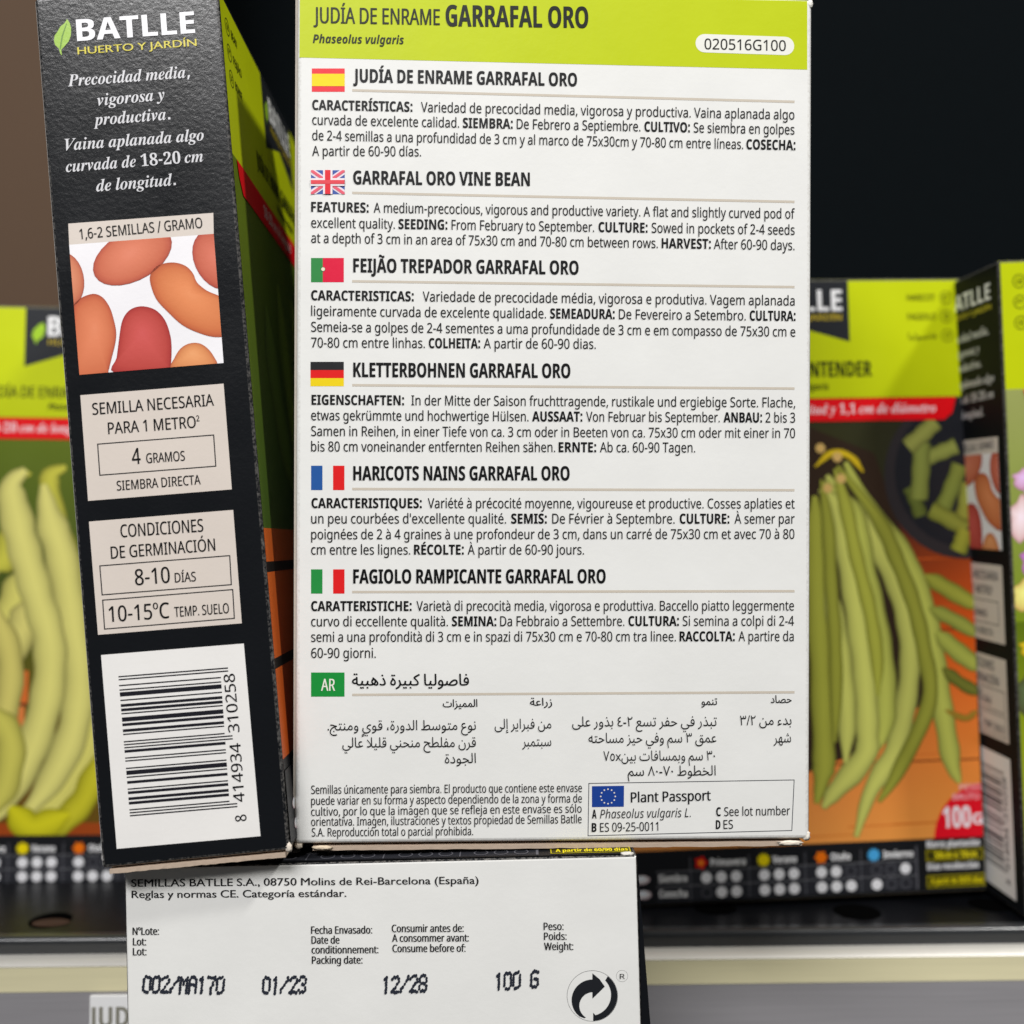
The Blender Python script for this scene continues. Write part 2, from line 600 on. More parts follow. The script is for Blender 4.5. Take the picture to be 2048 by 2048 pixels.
def crumple(thing, name, c, size, col, mat, seed, f=.72):
    """a torn, crushed bit of board at a corner"""
    size = tuple(q * f for q in size)
    rnd = random.Random(seed)
    bm = bmesh.new()
    bmesh.ops.create_icosphere(bm, subdivisions=3, radius=1)
    for v in bm.verts:
        k = 1 + rnd.uniform(-.2, .2)
        v.co = Vector((c[0] + v.co.x * size[0] * k, c[1] + v.co.y * size[1] * k, c[2] + v.co.z * size[2] * k))
    V = [tuple(v.co) for v in bm.verts]
    F = [[v.index for v in f.verts] for f in bm.faces]
    bm.free()
    return mesh_ob(name, V, F, mat, thing, cols=[lin(col)] * len(V), smooth=True)

def extrude_profile(name, prof, xa, xb, mat, parent, smooth=False):
    """profile of (y, z) points swept along x"""
    V = [(xa, y, z) for y, z in prof] + [(xb, y, z) for y, z in prof]
    n = len(prof)
    F = [[i, i + 1, n + i + 1, n + i] for i in range(n - 1)]
    return mesh_ob(name, V, F, mat, parent, smooth=smooth)

def box_mesh(name, x0, x1, y0, y1, z0, z1, mat, parent=None, bev=0.0):
    bm = bmesh.new()
    bmesh.ops.create_cube(bm, size=1)
    for v in bm.verts:
        v.co = Vector(((x0 + x1) / 2 + v.co.x * (x1 - x0), (y0 + y1) / 2 + v.co.y * (y1 - y0), (z0 + z1) / 2 + v.co.z * (z1 - z0)))
    if bev:
        bmesh.ops.bevel(bm, geom=bm.edges[:], offset=bev, segments=2, affect='EDGES')
    V = [tuple(v.co) for v in bm.verts]
    F = [[v.index for v in f.verts] for f in bm.faces]
    bm.free()
    return mesh_ob(name, V, F, mat, parent)

# ------------------------------------------------------------------ print layouts in millimetres on each face
DATA = {
 'main': [
  ('header_band', 'lime green printed header band', [
   ('P',[(0.03,199.26),(119.95,199.32),(120.0,182.98),(-0.05,183.47)],(184,198,8),1)]),
  ('header_title', None, [
   ('T', 'JUDÍA DE ENRAME', 'c', 3.2, 191.59, 32.54, 191.72, 3.71, (52, 62, 20)),
   ('T', 'GARRAFAL ORO', 'b', 34.02, 191.49, 67.52, 191.78, 4.98, (28, 42, 24)),
   ('T', 'Phaseolus vulgaris', 'k', 3.06, 186.92, 24.25, 187.07, 1.98, (52, 62, 20))]),
  ('code_pill', None, [
   ('R',[(93.17,188.78),(116.83,188.48)],4.36,(226,226,216),2)]),
  ('code_number', None, [
   ('T', '020516G100', 'r', 95.3, 187.34, 114.76, 187.31, 2.51, (70, 74, 66))]),
  ('flag', 'red and yellow Spanish flag', [
   ('P',[(2.84,180.97),(10.47,181.12),(10.49,175.66),(2.85,175.52)],(226,52,62),1),
   ('P',[(2.84,179.71),(10.48,179.86),(10.49,176.97),(2.85,176.83)],(236,208,8),2)]),
  ('flag', 'blue, white and red British flag', [
   ('P',[(2.71,157.19),(10.54,157.31),(10.56,151.69),(2.72,151.58)],(62,88,160),1),
   ('P',[(2.71,157.19),(3.8,157.2),(10.55,152.7),(10.56,151.69),(9.46,151.68),(2.71,156.18)],(226,214,222),2),
   ('P',[(2.71,157.19),(3.25,157.2),(10.55,152.14),(10.56,151.69),(10.01,151.69),(2.71,156.74)],(222,92,110),4),
   ('P',[(2.72,151.58),(3.82,151.59),(10.54,156.3),(10.54,157.31),(9.44,157.29),(2.72,152.59)],(226,214,222),3),
   ('P',[(2.72,151.58),(3.27,151.59),(10.54,156.86),(10.54,157.31),(9.99,157.3),(2.72,152.03)],(222,92,110),5),
   ('P',[(5.52,157.23),(7.72,157.27),(7.73,151.65),(5.54,151.62)],(232,222,224),6),
   ('P',[(2.71,155.28),(10.55,155.4),(10.55,153.6),(2.72,153.48)],(232,222,224),7),
   ('P',[(5.99,157.24),(7.25,157.26),(7.26,151.64),(6.01,151.63)],(218,40,52),8),
   ('P',[(2.71,154.83),(10.55,154.95),(10.55,154.05),(2.72,153.93)],(218,70,80),9)]),
  ('flag', 'green and red Portuguese flag', [
   ('P',[(2.77,136.69),(5.51,136.72),(5.53,131.05),(2.79,131.02)],(48,132,66),1),
   ('P',[(5.51,136.72),(10.39,136.79),(10.4,131.11),(5.53,131.05)],(214,22,60),1),
   ('C',(5.59,134.09),0.55,(40,60,60),2),
   ('C',(5.59,134.09),0.45,(226,220,190),3)]),
  ('flag', 'black, red and gold German flag', [
   ('P',[(2.71,112.42),(10.45,112.49),(10.46,110.55),(2.71,110.48)],(34,34,36),1),
   ('P',[(2.71,110.48),(10.46,110.55),(10.47,108.66),(2.72,108.6)],(218,26,26),1),
   ('P',[(2.72,108.6),(10.47,108.66),(10.47,106.77),(2.72,106.71)],(232,204,20),1)]),
  ('flag', 'blue, white and red French flag', [
   ('P',[(2.92,88.14),(5.55,88.16),(5.56,82.45),(2.94,82.44)],(36,84,152),1),
   ('P',[(8.02,88.17),(10.66,88.18),(10.67,82.47),(8.04,82.46)],(216,28,30),1)]),
  ('flag', 'green, white and red Italian flag', [
   ('P',[(2.97,63.92),(5.62,63.92),(5.63,58.24),(2.99,58.25)],(36,136,62),1),
   ('P',[(8.1,63.92),(10.75,63.93),(10.76,58.24),(8.12,58.24)],(216,28,30),1)]),
  ('flag', 'green language box marked AR', [
   ('P',[(3.04,39.81),(10.82,39.78),(10.83,34.12),(3.06,34.15)],(26,138,56),1),
   ('T', 'AR', 'c', 5.38, 35.53, 8.56, 35.52, 2.79, (226, 228, 214))]),
  ('divider_rules', 'seven thin beige divider rules', [
   ('P',[(12.23,176.33),(116.96,175.58),(116.96,175.0),(12.23,175.76)],(196,187,172),1),
   ('P',[(12.29,152.33),(117.03,151.77),(117.03,151.19),(12.3,151.76)],(196,187,172),1),
   ('P',[(12.35,131.64),(117.09,131.49),(117.1,130.91),(12.35,131.07)],(196,187,172),1),
   ('P',[(12.42,107.33),(117.17,107.33),(117.17,106.75),(12.42,106.76)],(196,187,172),1),
   ('P',[(12.49,83.03),(117.24,83.13),(117.24,82.55),(12.49,82.45)],(196,187,172),1),
   ('P',[(12.55,58.91),(117.32,59.09),(117.32,58.51),(12.55,58.34)],(196,187,172),1),
   ('P',[(12.62,34.82),(117.39,35.02),(117.39,34.44),(12.62,34.25)],(196,187,172),1)]),
  ('section_heading', 'Spanish section heading', [
   ('T', 'JUDÍA DE ENRAME GARRAFAL ORO', 'b', 12.46, 177.96, 64.93, 177.99, 3.1, (26, 28, 30))]),
  ('paragraph_text', 'Spanish paragraph', [
   ('T', 'CARACTERÍSTICAS:', 'b', 2.94, 171.33, 26.22, 171.28, 2.31, (36, 37, 38)),
   ('T', 'Variedad de precocidad media, vigorosa y productiva. Vaina aplanada algo', 'r', 28.26, 171.27, 116.88, 171.05, 2.31, (62, 63, 62)),
   ('T', 'curvada de excelente calidad.', 'r', 2.95, 167.84, 37.19, 167.74, 2.3, (62, 63, 62)),
   ('T', 'SIEMBRA:', 'b', 38.09, 167.73, 49.78, 167.7, 2.32, (36, 37, 38)),
   ('T', 'De Febrero a Septiembre.', 'r', 50.77, 167.7, 80.02, 167.61, 2.32, (62, 63, 62)),
   ('T', 'CULTIVO:', 'b', 81.01, 167.61, 91.8, 167.57, 2.33, (36, 37, 38)),
   ('T', 'Se siembra en golpes', 'r', 92.75, 167.57, 116.9, 167.5, 2.34, (62, 63, 62)),
   ('T', 'de 2-4 semillas a una profundidad de 3 cm y al marco de 75x30cm y 70-80 cm entre líneas.', 'r', 2.96, 164.21, 104.59, 163.82, 2.3, (62, 63, 62)),
   ('T', 'COSECHA:', 'b', 105.38, 163.82, 117.12, 163.78, 2.34, (36, 37, 38)),
   ('T', 'A partir de 60-90 días.', 'r', 2.97, 160.56, 28.29, 160.85, 2.3, (62, 63, 62))]),
  ('section_heading', 'English section heading', [
   ('T', 'GARRAFAL ORO VINE BEAN', 'b', 12.52, 154.08, 53.85, 154.29, 3.16, (26, 28, 30))]),
  ('paragraph_text', 'English paragraph', [
   ('T', 'FEATURES:', 'b', 2.76, 147.49, 16.07, 147.49, 2.31, (36, 37, 38)),
   ('T', 'A medium-precocious, vigorous and productive variety. A flat and slightly curved pod of', 'r', 17.31, 147.49, 117.05, 147.47, 2.31, (62, 63, 62)),
   ('T', 'excellent quality.', 'r', 2.77, 143.8, 22.21, 143.77, 2.3, (62, 63, 62)),
   ('T', 'SEEDING:', 'b', 23.09, 143.77, 34.48, 143.75, 2.31, (36, 37, 38)),
   ('T', 'From February to September.', 'r', 35.52, 143.75, 69.1, 143.69, 2.31, (62, 63, 62)),
   ('T', 'CULTURE:', 'b', 70.18, 143.69, 81.78, 143.67, 2.33, (36, 37, 38)),
   ('T', 'Sowed in pockets of 2-4 seeds', 'r', 82.81, 143.67, 117.03, 143.62, 2.34, (62, 63, 62)),
   ('T', 'at a depth of 3 cm in an area of 75x30 cm and 70-80 cm between rows.', 'r', 2.78, 140.25, 84.24, 140.06, 2.3, (62, 63, 62)),
   ('T', 'HARVEST:', 'b', 85.19, 140.06, 96.89, 140.03, 2.33, (36, 37, 38)),
   ('T', 'After 60-90 days.', 'r', 97.66, 140.03, 116.98, 139.98, 2.34, (62, 63, 62))]),
  ('section_heading', 'Portuguese section heading', [
   ('T', 'FEIJÃO TREPADOR GARRAFAL ORO', 'b', 12.58, 133.48, 65.42, 133.57, 3.22, (26, 28, 30))]),
  ('paragraph_text', 'Portuguese paragraph', [
   ('T', 'CARACTERISTICAS:', 'b', 2.81, 126.84, 26.65, 126.84, 2.31, (36, 37, 38)),
   ('T', 'Variedade de precocidade média, vigorosa e produtiva. Vagem aplanada', 'r', 28.8, 126.83, 117.08, 126.8, 2.32, (62, 63, 62)),
   ('T', 'ligeiramente curvada de excelente qualidade.', 'r', 2.82, 123.17, 57.78, 123.15, 2.3, (62, 63, 62)),
   ('T', 'SEMEADURA:', 'b', 58.78, 123.15, 74.02, 123.15, 2.33, (36, 37, 38)),
   ('T', 'De Fevereiro a Setembro.', 'r', 75.07, 123.15, 105.32, 123.14, 2.33, (62, 63, 62)),
   ('T', 'CULTURA:', 'b', 106.31, 123.14, 117.27, 123.14, 2.35, (36, 37, 38)),
   ('T', 'Semeia-se a golpes de 2-4 sementes a uma profundidade de 3 cm e em compasso de 75x30 cm e', 'r', 2.83, 119.47, 117.26, 119.41, 2.31, (62, 63, 62)),
   ('T', '70-80 cm entre linhas.', 'r', 2.84, 115.79, 29.31, 115.9, 2.31, (62, 63, 62)),
   ('T', 'COLHEITA:', 'b', 30.27, 115.9, 42.25, 115.95, 2.32, (36, 37, 38)),
   ('T', 'A partir de 60-90 dias.', 'r', 43.16, 115.96, 69.58, 116.06, 2.32, (62, 63, 62))]),
  ('section_heading', 'German section heading', [
   ('T', 'KLETTERBOHNEN GARRAFAL ORO', 'b', 12.65, 108.98, 63.54, 109.15, 3.35, (26, 28, 30))]),
  ('paragraph_text', 'German paragraph', [
   ('T', 'EIGENSCHAFTEN:', 'b', 2.97, 102.42, 24.46, 102.44, 2.3, (36, 37, 38)),
   ('T', 'In der Mitte der Saison fruchttragende, rustikale und ergiebige Sorte. Flache,', 'r', 26.22, 102.45, 117.31, 102.56, 2.31, (62, 63, 62)),
   ('T', 'etwas gekrümmte und hochwertige Hülsen.', 'r', 2.89, 98.8, 53.71, 98.86, 2.3, (62, 63, 62)),
   ('T', 'AUSSAAT:', 'b', 54.61, 98.86, 66.42, 98.88, 2.33, (36, 37, 38)),
   ('T', 'Von Februar bis September.', 'r', 67.37, 98.88, 99.16, 98.92, 2.33, (62, 63, 62)),
   ('T', 'ANBAU:', 'b', 100.11, 98.92, 109.29, 98.93, 2.34, (36, 37, 38)),
   ('T', '2 bis 3', 'r', 110.18, 98.93, 117.27, 98.94, 2.35, (62, 63, 62)),
   ('T', 'Samen in Reihen, in einer Tiefe von ca. 3 cm oder in Beeten von ca. 75x30 cm oder mit einer in 70', 'r', 2.9, 95.11, 117.28, 95.28, 2.3, (62, 63, 62)),
   ('T', 'bis 80 cm voneinander entfernten Reihen sähen.', 'r', 2.91, 91.51, 60.04, 91.64, 2.31, (62, 63, 62)),
   ('T', 'ERNTE:', 'b', 60.89, 91.65, 69.73, 91.67, 2.32, (36, 37, 38)),
   ('T', 'Ab ca. 60-90 Tagen.', 'r', 70.67, 91.67, 93.31, 91.72, 2.33, (62, 63, 62))]),
  ('section_heading', 'French section heading', [
   ('T', 'HARICOTS NAINS GARRAFAL ORO', 'b', 12.72, 84.79, 63.44, 84.99, 3.31, (26, 28, 30))]),
  ('paragraph_text', 'French paragraph', [
   ('T', 'CARACTERISTIQUES:', 'b', 3.03, 78.28, 28.67, 78.33, 2.31, (36, 37, 38)),
   ('T', 'Variété à précocité moyenne, vigoureuse et productive. Cosses aplaties et', 'r', 30.13, 78.33, 117.23, 78.5, 2.32, (62, 63, 62)),
   ('T', "un peu courbées d'excellente qualité.", 'r', 2.96, 74.66, 48.5, 74.76, 2.31, (62, 63, 62)),
   ('T', 'SEMIS:', 'b', 49.73, 74.76, 58.08, 74.78, 2.32, (36, 37, 38)),
   ('T', 'De Février à Septembre.', 'r', 59.42, 74.78, 88.45, 74.84, 2.33, (62, 63, 62)),
   ('T', 'CULTURE:', 'b', 89.7, 74.84, 101.52, 74.87, 2.34, (36, 37, 38)),
   ('T', 'À semer par', 'r', 102.81, 74.87, 117.24, 74.9, 2.34, (62, 63, 62)),
   ('T', 'poignées de 2 à 4 graines à une profondeur de 3 cm, dans un carré de 75x30 cm et avec 70 à 80', 'r', 2.97, 70.97, 117.19, 71.28, 2.31, (62, 63, 62)),
   ('T', 'cm entre les lignes.', 'r', 2.98, 67.39, 26.01, 67.42, 2.3, (62, 63, 62)),
   ('T', 'RÉCOLTE:', 'b', 26.94, 67.42, 38.55, 67.44, 2.32, (36, 37, 38)),
   ('T', 'À partir de 60-90 jours.', 'r', 39.52, 67.44, 66.92, 67.48, 2.32, (62, 63, 62))]),
  ('section_heading', 'Italian section heading', [
   ('T', 'FAGIOLO RAMPICANTE GARRAFAL ORO', 'b', 12.78, 60.65, 72.05, 60.72, 3.28, (26, 28, 30))]),
  ('paragraph_text', 'Italian paragraph', [
   ('T', 'CARATTERISTICHE:', 'b', 3.01, 54.21, 26.36, 54.21, 2.3, (36, 37, 38)),
   ('T', 'Varietà di precocità media, vigorosa e produttiva. Baccello piatto leggermente', 'r', 27.55, 54.21, 117.14, 54.23, 2.31, (62, 63, 62)),
   ('T', 'curvo di eccellente qualità.', 'r', 3.02, 50.61, 34.89, 50.61, 2.31, (62, 63, 62)),
   ('T', 'SEMINA:', 'b', 35.86, 50.61, 46.24, 50.6, 2.31, (36, 37, 38)),
   ('T', 'Da Febbraio a Settembre.', 'r', 47.21, 50.6, 76.55, 50.6, 2.33, (62, 63, 62)),
   ('T', 'CULTURA:', 'b', 77.56, 50.6, 89.53, 50.6, 2.33, (36, 37, 38)),
   ('T', 'Si semina a colpi di 2-4', 'r', 90.48, 50.6, 117.15, 50.59, 2.33, (62, 63, 62)),
   ('T', 'semi a una profondità di 3 cm e in spazi di 75x30 cm e 70-80 cm tra linee.', 'r', 3.03, 46.99, 88.83, 46.95, 2.31, (62, 63, 62)),
   ('T', 'RACCOLTA:', 'b', 89.74, 46.95, 102.9, 46.94, 2.33, (36, 37, 38)),
   ('T', 'A partire da', 'r', 103.85, 46.94, 117.1, 46.93, 2.34, (62, 63, 62)),
   ('T', '60-90 giorni.', 'r', 3.04, 43.24, 18.03, 43.21, 2.3, (62, 63, 62))]),
  ('section_heading', 'Arabic section heading', [
   ('T', 'ﺔﻴﺒﻫﺫ ﺓﺮﻴﺒﻛ ﺎﻴﻟﻮﺻﺎﻓ', 'A', 12.55, 36.78, 39.83, 36.68, 2.73, (28, 30, 32))]),
  ('paragraph_text', 'Arabic columns', [
   ('T', 'ﺕﺍﺰﻴﻤﻤﻟﺍ', 'A', 33.79, 31.61, 41.84, 31.64, 1.81, (36, 38, 40)),
   ('T', 'ﺔﻋﺍﺭﺯ', 'A', 54.29, 31.85, 59.46, 31.89, 1.82, (36, 38, 40)),
   ('T', 'ﻮﻤﻨﺗ', 'A', 95.01, 31.8, 98.75, 31.84, 1.82, (36, 38, 40)),
   ('T', 'ﺩﺎﺼﺣ', 'A', 111.59, 32.23, 116.63, 32.27, 1.83, (36, 38, 40)),
   ('T', '.ﺞﺘﻨﻣﻭ ﻱﻮﻗ ،ﺓﺭﻭﺪﻟﺍ ﻂﺳﻮﺘﻣ ﻉﻮﻧ', 'a', 6.91, 26.28, 41.57, 26.21, 2.35, (58, 60, 60)),
   ('T', 'ﻲﻟﺎﻋ ًﻼﻴﻠﻗ ﻲﻨﺤﻨﻣ ﺢﻄﻠﻔﻣ ﻥﺮﻗ', 'a', 10.36, 22.25, 41.58, 22.18, 2.36, (58, 60, 60)),
   ('T', 'ﺓﺩﻮﺠﻟﺍ', 'a', 34.31, 18.37, 41.59, 18.44, 2.36, (58, 60, 60)),
   ('T', 'ﻰﻟﺇ ﺮﻳﺍﺮﺒﻓ ﻦﻣ', 'a', 45.99, 26.4, 59.35, 26.45, 2.37, (58, 60, 60)),
   ('T', 'ﺮﺒﻤﺘﺒﺳ', 'a', 52.48, 22.24, 59.36, 22.33, 2.38, (58, 60, 60)),
   ('T', 'ﻰﻠﻋ ﺭﻭﺬﺑ ٤-٢ ﻊﺴﺗ ﺮﻔﺣ ﻲﻓ ﺭﺬﺒﺗ', 'a', 64.28, 26.88, 98.7, 26.82, 2.38, (58, 60, 60)),
   ('T', 'ﻪﺘﺣﺎﺴﻣ ﺰﻴﺣ ﻲﻓﻭ ﻢﺳ ٣ ﻖﻤﻋ', 'a', 68.15, 22.99, 98.64, 22.93, 2.38, (58, 60, 60)),
   ('T', '٧٥xﻦﻴﺑ ﺕﺎﻓﺎﺴﻤﺑﻭ ﻢﺳ ٣٠', 'a', 71.68, 18.74, 98.34, 18.69, 2.38, (58, 60, 60)),
   ('T', 'ﻢﺳ ٨٠-٧٠ ﻁﻮﻄﺨﻟﺍ', 'a', 77.48, 15.13, 98.48, 15.11, 2.38, (58, 60, 60)),
   ('T', '٣/٢ ﻦﻣ ﺀﺪﺑ', 'a', 104.29, 26.97, 116.65, 27.03, 2.39, (58, 60, 60)),
   ('T', 'ﺮﻬﺷ', 'a', 112.32, 22.76, 116.58, 22.86, 2.4, (58, 60, 60))]),
  ('paragraph_text', 'small Spanish legal note', [
   ('T', 'Semillas únicamente para siembra. El producto que contiene este envase', 'r', 3.13, 11.44, 66.62, 11.41, 1.96, (64, 64, 64)),
   ('T', 'puede variar en su forma y aspecto dependiendo de la zona y forma de', 'r', 3.14, 8.87, 66.62, 8.93, 1.96, (64, 64, 64)),
   ('T', 'cultivo, por lo que la imagen que se refleja en este envase es sólo', 'r', 3.14, 6.31, 66.56, 6.53, 1.95, (64, 64, 64)),
   ('T', 'orientativa. Imagen, ilustraciones y textos propiedad de Semillas Batlle', 'r', 3.15, 3.96, 66.57, 4.05, 1.96, (64, 64, 64)),
   ('T', 'S.A. Reproducción total o parcial prohibida.', 'r', 3.28, 1.48, 40.96, 1.45, 1.96, (64, 64, 64))]),
  ('passport_frame', 'thin grey frame', [
   ('S',[(68.3,13.38),(117.37,13.85),(116.84,1.81),(68.14,1.01)],0.187,(80,82,86),1,True)]),
  ('flag', 'blue European flag with ring of stars', [
   ('P',[(69.03,12.72),(76.66,12.77),(76.62,7.8),(69.05,7.76)],(28,62,140),1),
   ('C',(74.58,10.26),0.19,(222,216,206),2),
   ('C',(74.35,9.4),0.19,(222,216,206),2),
   ('C',(73.72,8.78),0.19,(222,216,206),2),
   ('C',(72.86,8.56),0.19,(222,216,206),2),
   ('C',(71.99,8.79),0.19,(222,216,206),2),
   ('C',(71.36,9.43),0.19,(222,216,206),2),
   ('C',(71.13,10.29),0.19,(222,216,206),2),
   ('C',(71.35,11.14),0.19,(222,216,206),2),
   ('C',(71.98,11.77),0.19,(222,216,206),2),
   ('C',(72.85,11.99),0.19,(222,216,206),2),
   ('C',(73.71,11.76),0.19,(222,216,206),2),
   ('C',(74.34,11.12),0.19,(222,216,206),2)]),
  ('passport_text', None, [
   ('T', 'Plant Passport', 'm', 78.26, 8.84, 97.23, 9.19, 2.38, (52, 54, 56)),
   ('T', 'A', 'b', 69.05, 5.12, 70.08, 5.12, 2.08, (40, 42, 44)),
   ('T', 'Phaseolus vulgaris L.', 'i', 70.94, 5.11, 92.55, 5.28, 2.08, (74, 76, 78)),
   ('T', 'B', 'b', 68.96, 1.97, 70.06, 1.96, 2.08, (40, 42, 44)),
   ('T', 'ES 09-25-0011', 'r', 70.95, 1.96, 84.78, 2.1, 2.08, (74, 76, 78)),
   ('T', 'C', 'b', 98.64, 5.42, 99.7, 5.43, 2.09, (40, 42, 44)),
   ('T', 'See lot number', 'r', 100.54, 5.43, 116.33, 5.54, 2.09, (74, 76, 78)),
   ('T', 'D', 'b', 98.55, 2.37, 99.61, 2.37, 2.09, (40, 42, 44)),
   ('T', 'ES', 'r', 100.39, 2.38, 102.66, 2.42, 2.09, (74, 76, 78))]),
 ],
 'spine': [
  ('logo_leaf', 'green leaf emblem', [
   ('P',[(6.88,194.48),(7.45,193.46),(7.66,192.19),(7.45,190.53),(6.85,189.21),(5.61,187.94),(5.0,187.41),(5.08,186.04),(4.73,186.46),(4.45,187.77),(3.68,188.61),(3.49,189.68),(3.74,190.83),(4.36,191.56),(5.23,192.86),(6.24,193.56)],(150,186,70),1),
   ('P',[(6.62,193.52),(6.75,193.32),(5.62,190.48),(4.85,187.42),(4.63,187.6),(5.31,190.51)],(96,136,50),2)]),
  ('logo_text', None, [
   ('T', 'BATLLE', 'b', 8.83, 189.05, 35.94, 188.78, 5.09, (226, 226, 228))]),
  ('logo_tagline', 'yellow tagline', [
   ('T', 'HUERTO Y JARDÍN', 'g', 8.7, 185.94, 36.11, 185.71, 1.67, (202, 190, 60))]),
  ('spine_text', 'white serif italic sentence', [
   ('T', 'Precocidad media,', 's', 5.92, 178.64, 34.11, 178.45, 2.73, (206, 206, 208)),
   ('T', 'vigorosa y', 's', 12.32, 173.56, 27.87, 173.71, 2.72, (206, 206, 208)),
   ('T', 'productiva.', 's', 11.09, 169.07, 28.75, 169.0, 2.72, (206, 206, 208)),
   ('T', 'Vaina aplanada algo', 's', 4.13, 163.76, 36.07, 163.49, 2.71, (206, 206, 208)),
   ('T', 'curvada de 18-20 cm', 's', 3.93, 158.73, 35.48, 158.56, 2.71, (206, 206, 208)),
   ('T', 'de longitud.', 's', 10.49, 153.65, 28.78, 153.61, 2.71, (206, 206, 208))]),
  ('seed_label', 'beige caption panel', [
   ('P',[(3.47,146.78),(36.78,146.46),(36.48,141.57),(3.31,141.86)],(208,198,188),1)]),
  ('caption_text', None, [
   ('T', '1,6-2 SEMILLAS / GRAMO', 'r', 5.86, 142.91, 34.04, 143.21, 2.4, (62, 58, 54))]),
  ('seed_photo', 'photo of orange and red beans on white', [
   ('P',[(3.31,141.86),(36.48,141.57),(36.29,111.55),(3.32,111.68)],(232,230,232),1),
   ('CLIP',[(3.31,141.86),(36.48,141.57),(36.29,111.55),(3.32,111.68)]),
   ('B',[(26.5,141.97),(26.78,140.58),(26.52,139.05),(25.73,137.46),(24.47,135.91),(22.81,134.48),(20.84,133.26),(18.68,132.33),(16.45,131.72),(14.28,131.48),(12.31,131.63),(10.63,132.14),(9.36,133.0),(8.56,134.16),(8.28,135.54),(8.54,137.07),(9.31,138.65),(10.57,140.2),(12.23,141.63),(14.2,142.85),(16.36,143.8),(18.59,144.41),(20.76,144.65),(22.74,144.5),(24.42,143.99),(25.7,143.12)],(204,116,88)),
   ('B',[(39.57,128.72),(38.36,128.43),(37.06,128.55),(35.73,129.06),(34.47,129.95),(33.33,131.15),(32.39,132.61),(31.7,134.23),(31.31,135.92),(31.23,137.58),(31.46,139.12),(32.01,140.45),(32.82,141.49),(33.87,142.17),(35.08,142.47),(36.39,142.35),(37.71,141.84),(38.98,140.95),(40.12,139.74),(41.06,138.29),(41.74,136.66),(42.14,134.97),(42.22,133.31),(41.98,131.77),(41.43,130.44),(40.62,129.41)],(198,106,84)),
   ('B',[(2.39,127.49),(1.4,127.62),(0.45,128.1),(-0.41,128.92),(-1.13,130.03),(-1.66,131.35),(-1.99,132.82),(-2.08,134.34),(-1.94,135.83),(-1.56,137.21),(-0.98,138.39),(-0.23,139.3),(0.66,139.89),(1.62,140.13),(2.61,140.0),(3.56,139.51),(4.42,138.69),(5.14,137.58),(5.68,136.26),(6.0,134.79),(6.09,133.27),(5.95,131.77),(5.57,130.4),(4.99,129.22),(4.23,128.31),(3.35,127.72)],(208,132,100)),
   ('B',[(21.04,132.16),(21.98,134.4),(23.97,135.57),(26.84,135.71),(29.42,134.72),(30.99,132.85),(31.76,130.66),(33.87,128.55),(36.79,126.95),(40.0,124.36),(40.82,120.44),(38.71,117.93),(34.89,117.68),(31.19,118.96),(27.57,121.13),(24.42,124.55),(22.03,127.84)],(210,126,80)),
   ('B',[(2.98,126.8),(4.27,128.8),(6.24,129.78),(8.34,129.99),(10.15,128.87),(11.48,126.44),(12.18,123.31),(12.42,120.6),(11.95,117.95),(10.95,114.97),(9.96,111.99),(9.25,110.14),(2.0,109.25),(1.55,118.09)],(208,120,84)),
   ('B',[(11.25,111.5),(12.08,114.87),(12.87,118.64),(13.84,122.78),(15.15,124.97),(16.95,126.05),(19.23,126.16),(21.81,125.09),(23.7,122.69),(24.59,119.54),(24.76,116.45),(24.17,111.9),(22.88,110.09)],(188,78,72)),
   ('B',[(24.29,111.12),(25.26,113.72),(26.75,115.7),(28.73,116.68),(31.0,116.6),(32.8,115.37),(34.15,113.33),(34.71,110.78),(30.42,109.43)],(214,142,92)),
   ('CLIP',None)]),
  ('info_panel', 'beige seed quantity panel', [
   ('P',[(3.15,107.0),(35.9,106.8),(35.79,82.41),(3.03,82.69)],(208,198,188),1)]),
  ('info_text', None, [
   ('T', 'SEMILLA NECESARIA', 'r', 5.61, 102.27, 33.3, 101.97, 2.67, (40, 40, 42)),
   ('T', 'PARA 1 METRO', 'r', 8.83, 97.52, 28.79, 97.28, 2.67, (40, 40, 42)),
   ('T', '2', 'r', 29.05, 98.67, 29.74, 98.68, 1.34, (40, 40, 42)),
   ('T', '4', 'r', 13.72, 90.14, 15.61, 90.13, 3.64, (40, 40, 42)),
   ('T', 'GRAMOS', 'r', 16.93, 90.12, 25.69, 89.95, 2.24, (40, 40, 42)),
   ('T', 'SIEMBRA DIRECTA', 'r', 9.77, 84.48, 28.83, 84.22, 2.18, (40, 40, 42)),
   ('S',[(6.21,95.46),(32.68,95.21),(32.58,88.04),(6.14,88.31)],0.249,(40,40,42),2,True)]),
  ('info_panel', 'beige germination panel', [
   ('P',[(2.85,77.96),(35.71,77.69),(35.54,51.73),(2.9,52.1)],(208,198,188),1)]),
  ('info_text', None, [
   ('T', 'CONDICIONES', 'r', 9.79, 73.73, 28.55, 73.39, 2.89, (40, 40, 42)),
   ('T', 'DE GERMINACIÓN', 'r', 7.24, 69.07, 30.9, 68.81, 2.77, (40, 40, 42)),
   ('T', '8-10', 'r', 12.22, 62.55, 20.08, 62.48, 3.61, (40, 40, 42)),
   ('T', 'DÍAS', 'r', 21.21, 62.38, 25.95, 62.25, 2.16, (40, 40, 42)),
   ('T', '10-15ºC', 'r', 5.66, 54.78, 19.29, 54.47, 3.54, (40, 40, 42)),
   ('T', 'TEMP. SUELO', 'r', 20.5, 54.55, 32.85, 54.33, 2.28, (40, 40, 42)),
   ('S',[(4.53,67.68),(34.07,67.35),(33.9,60.72),(4.54,61.06)],0.249,(40,40,42),2,True),
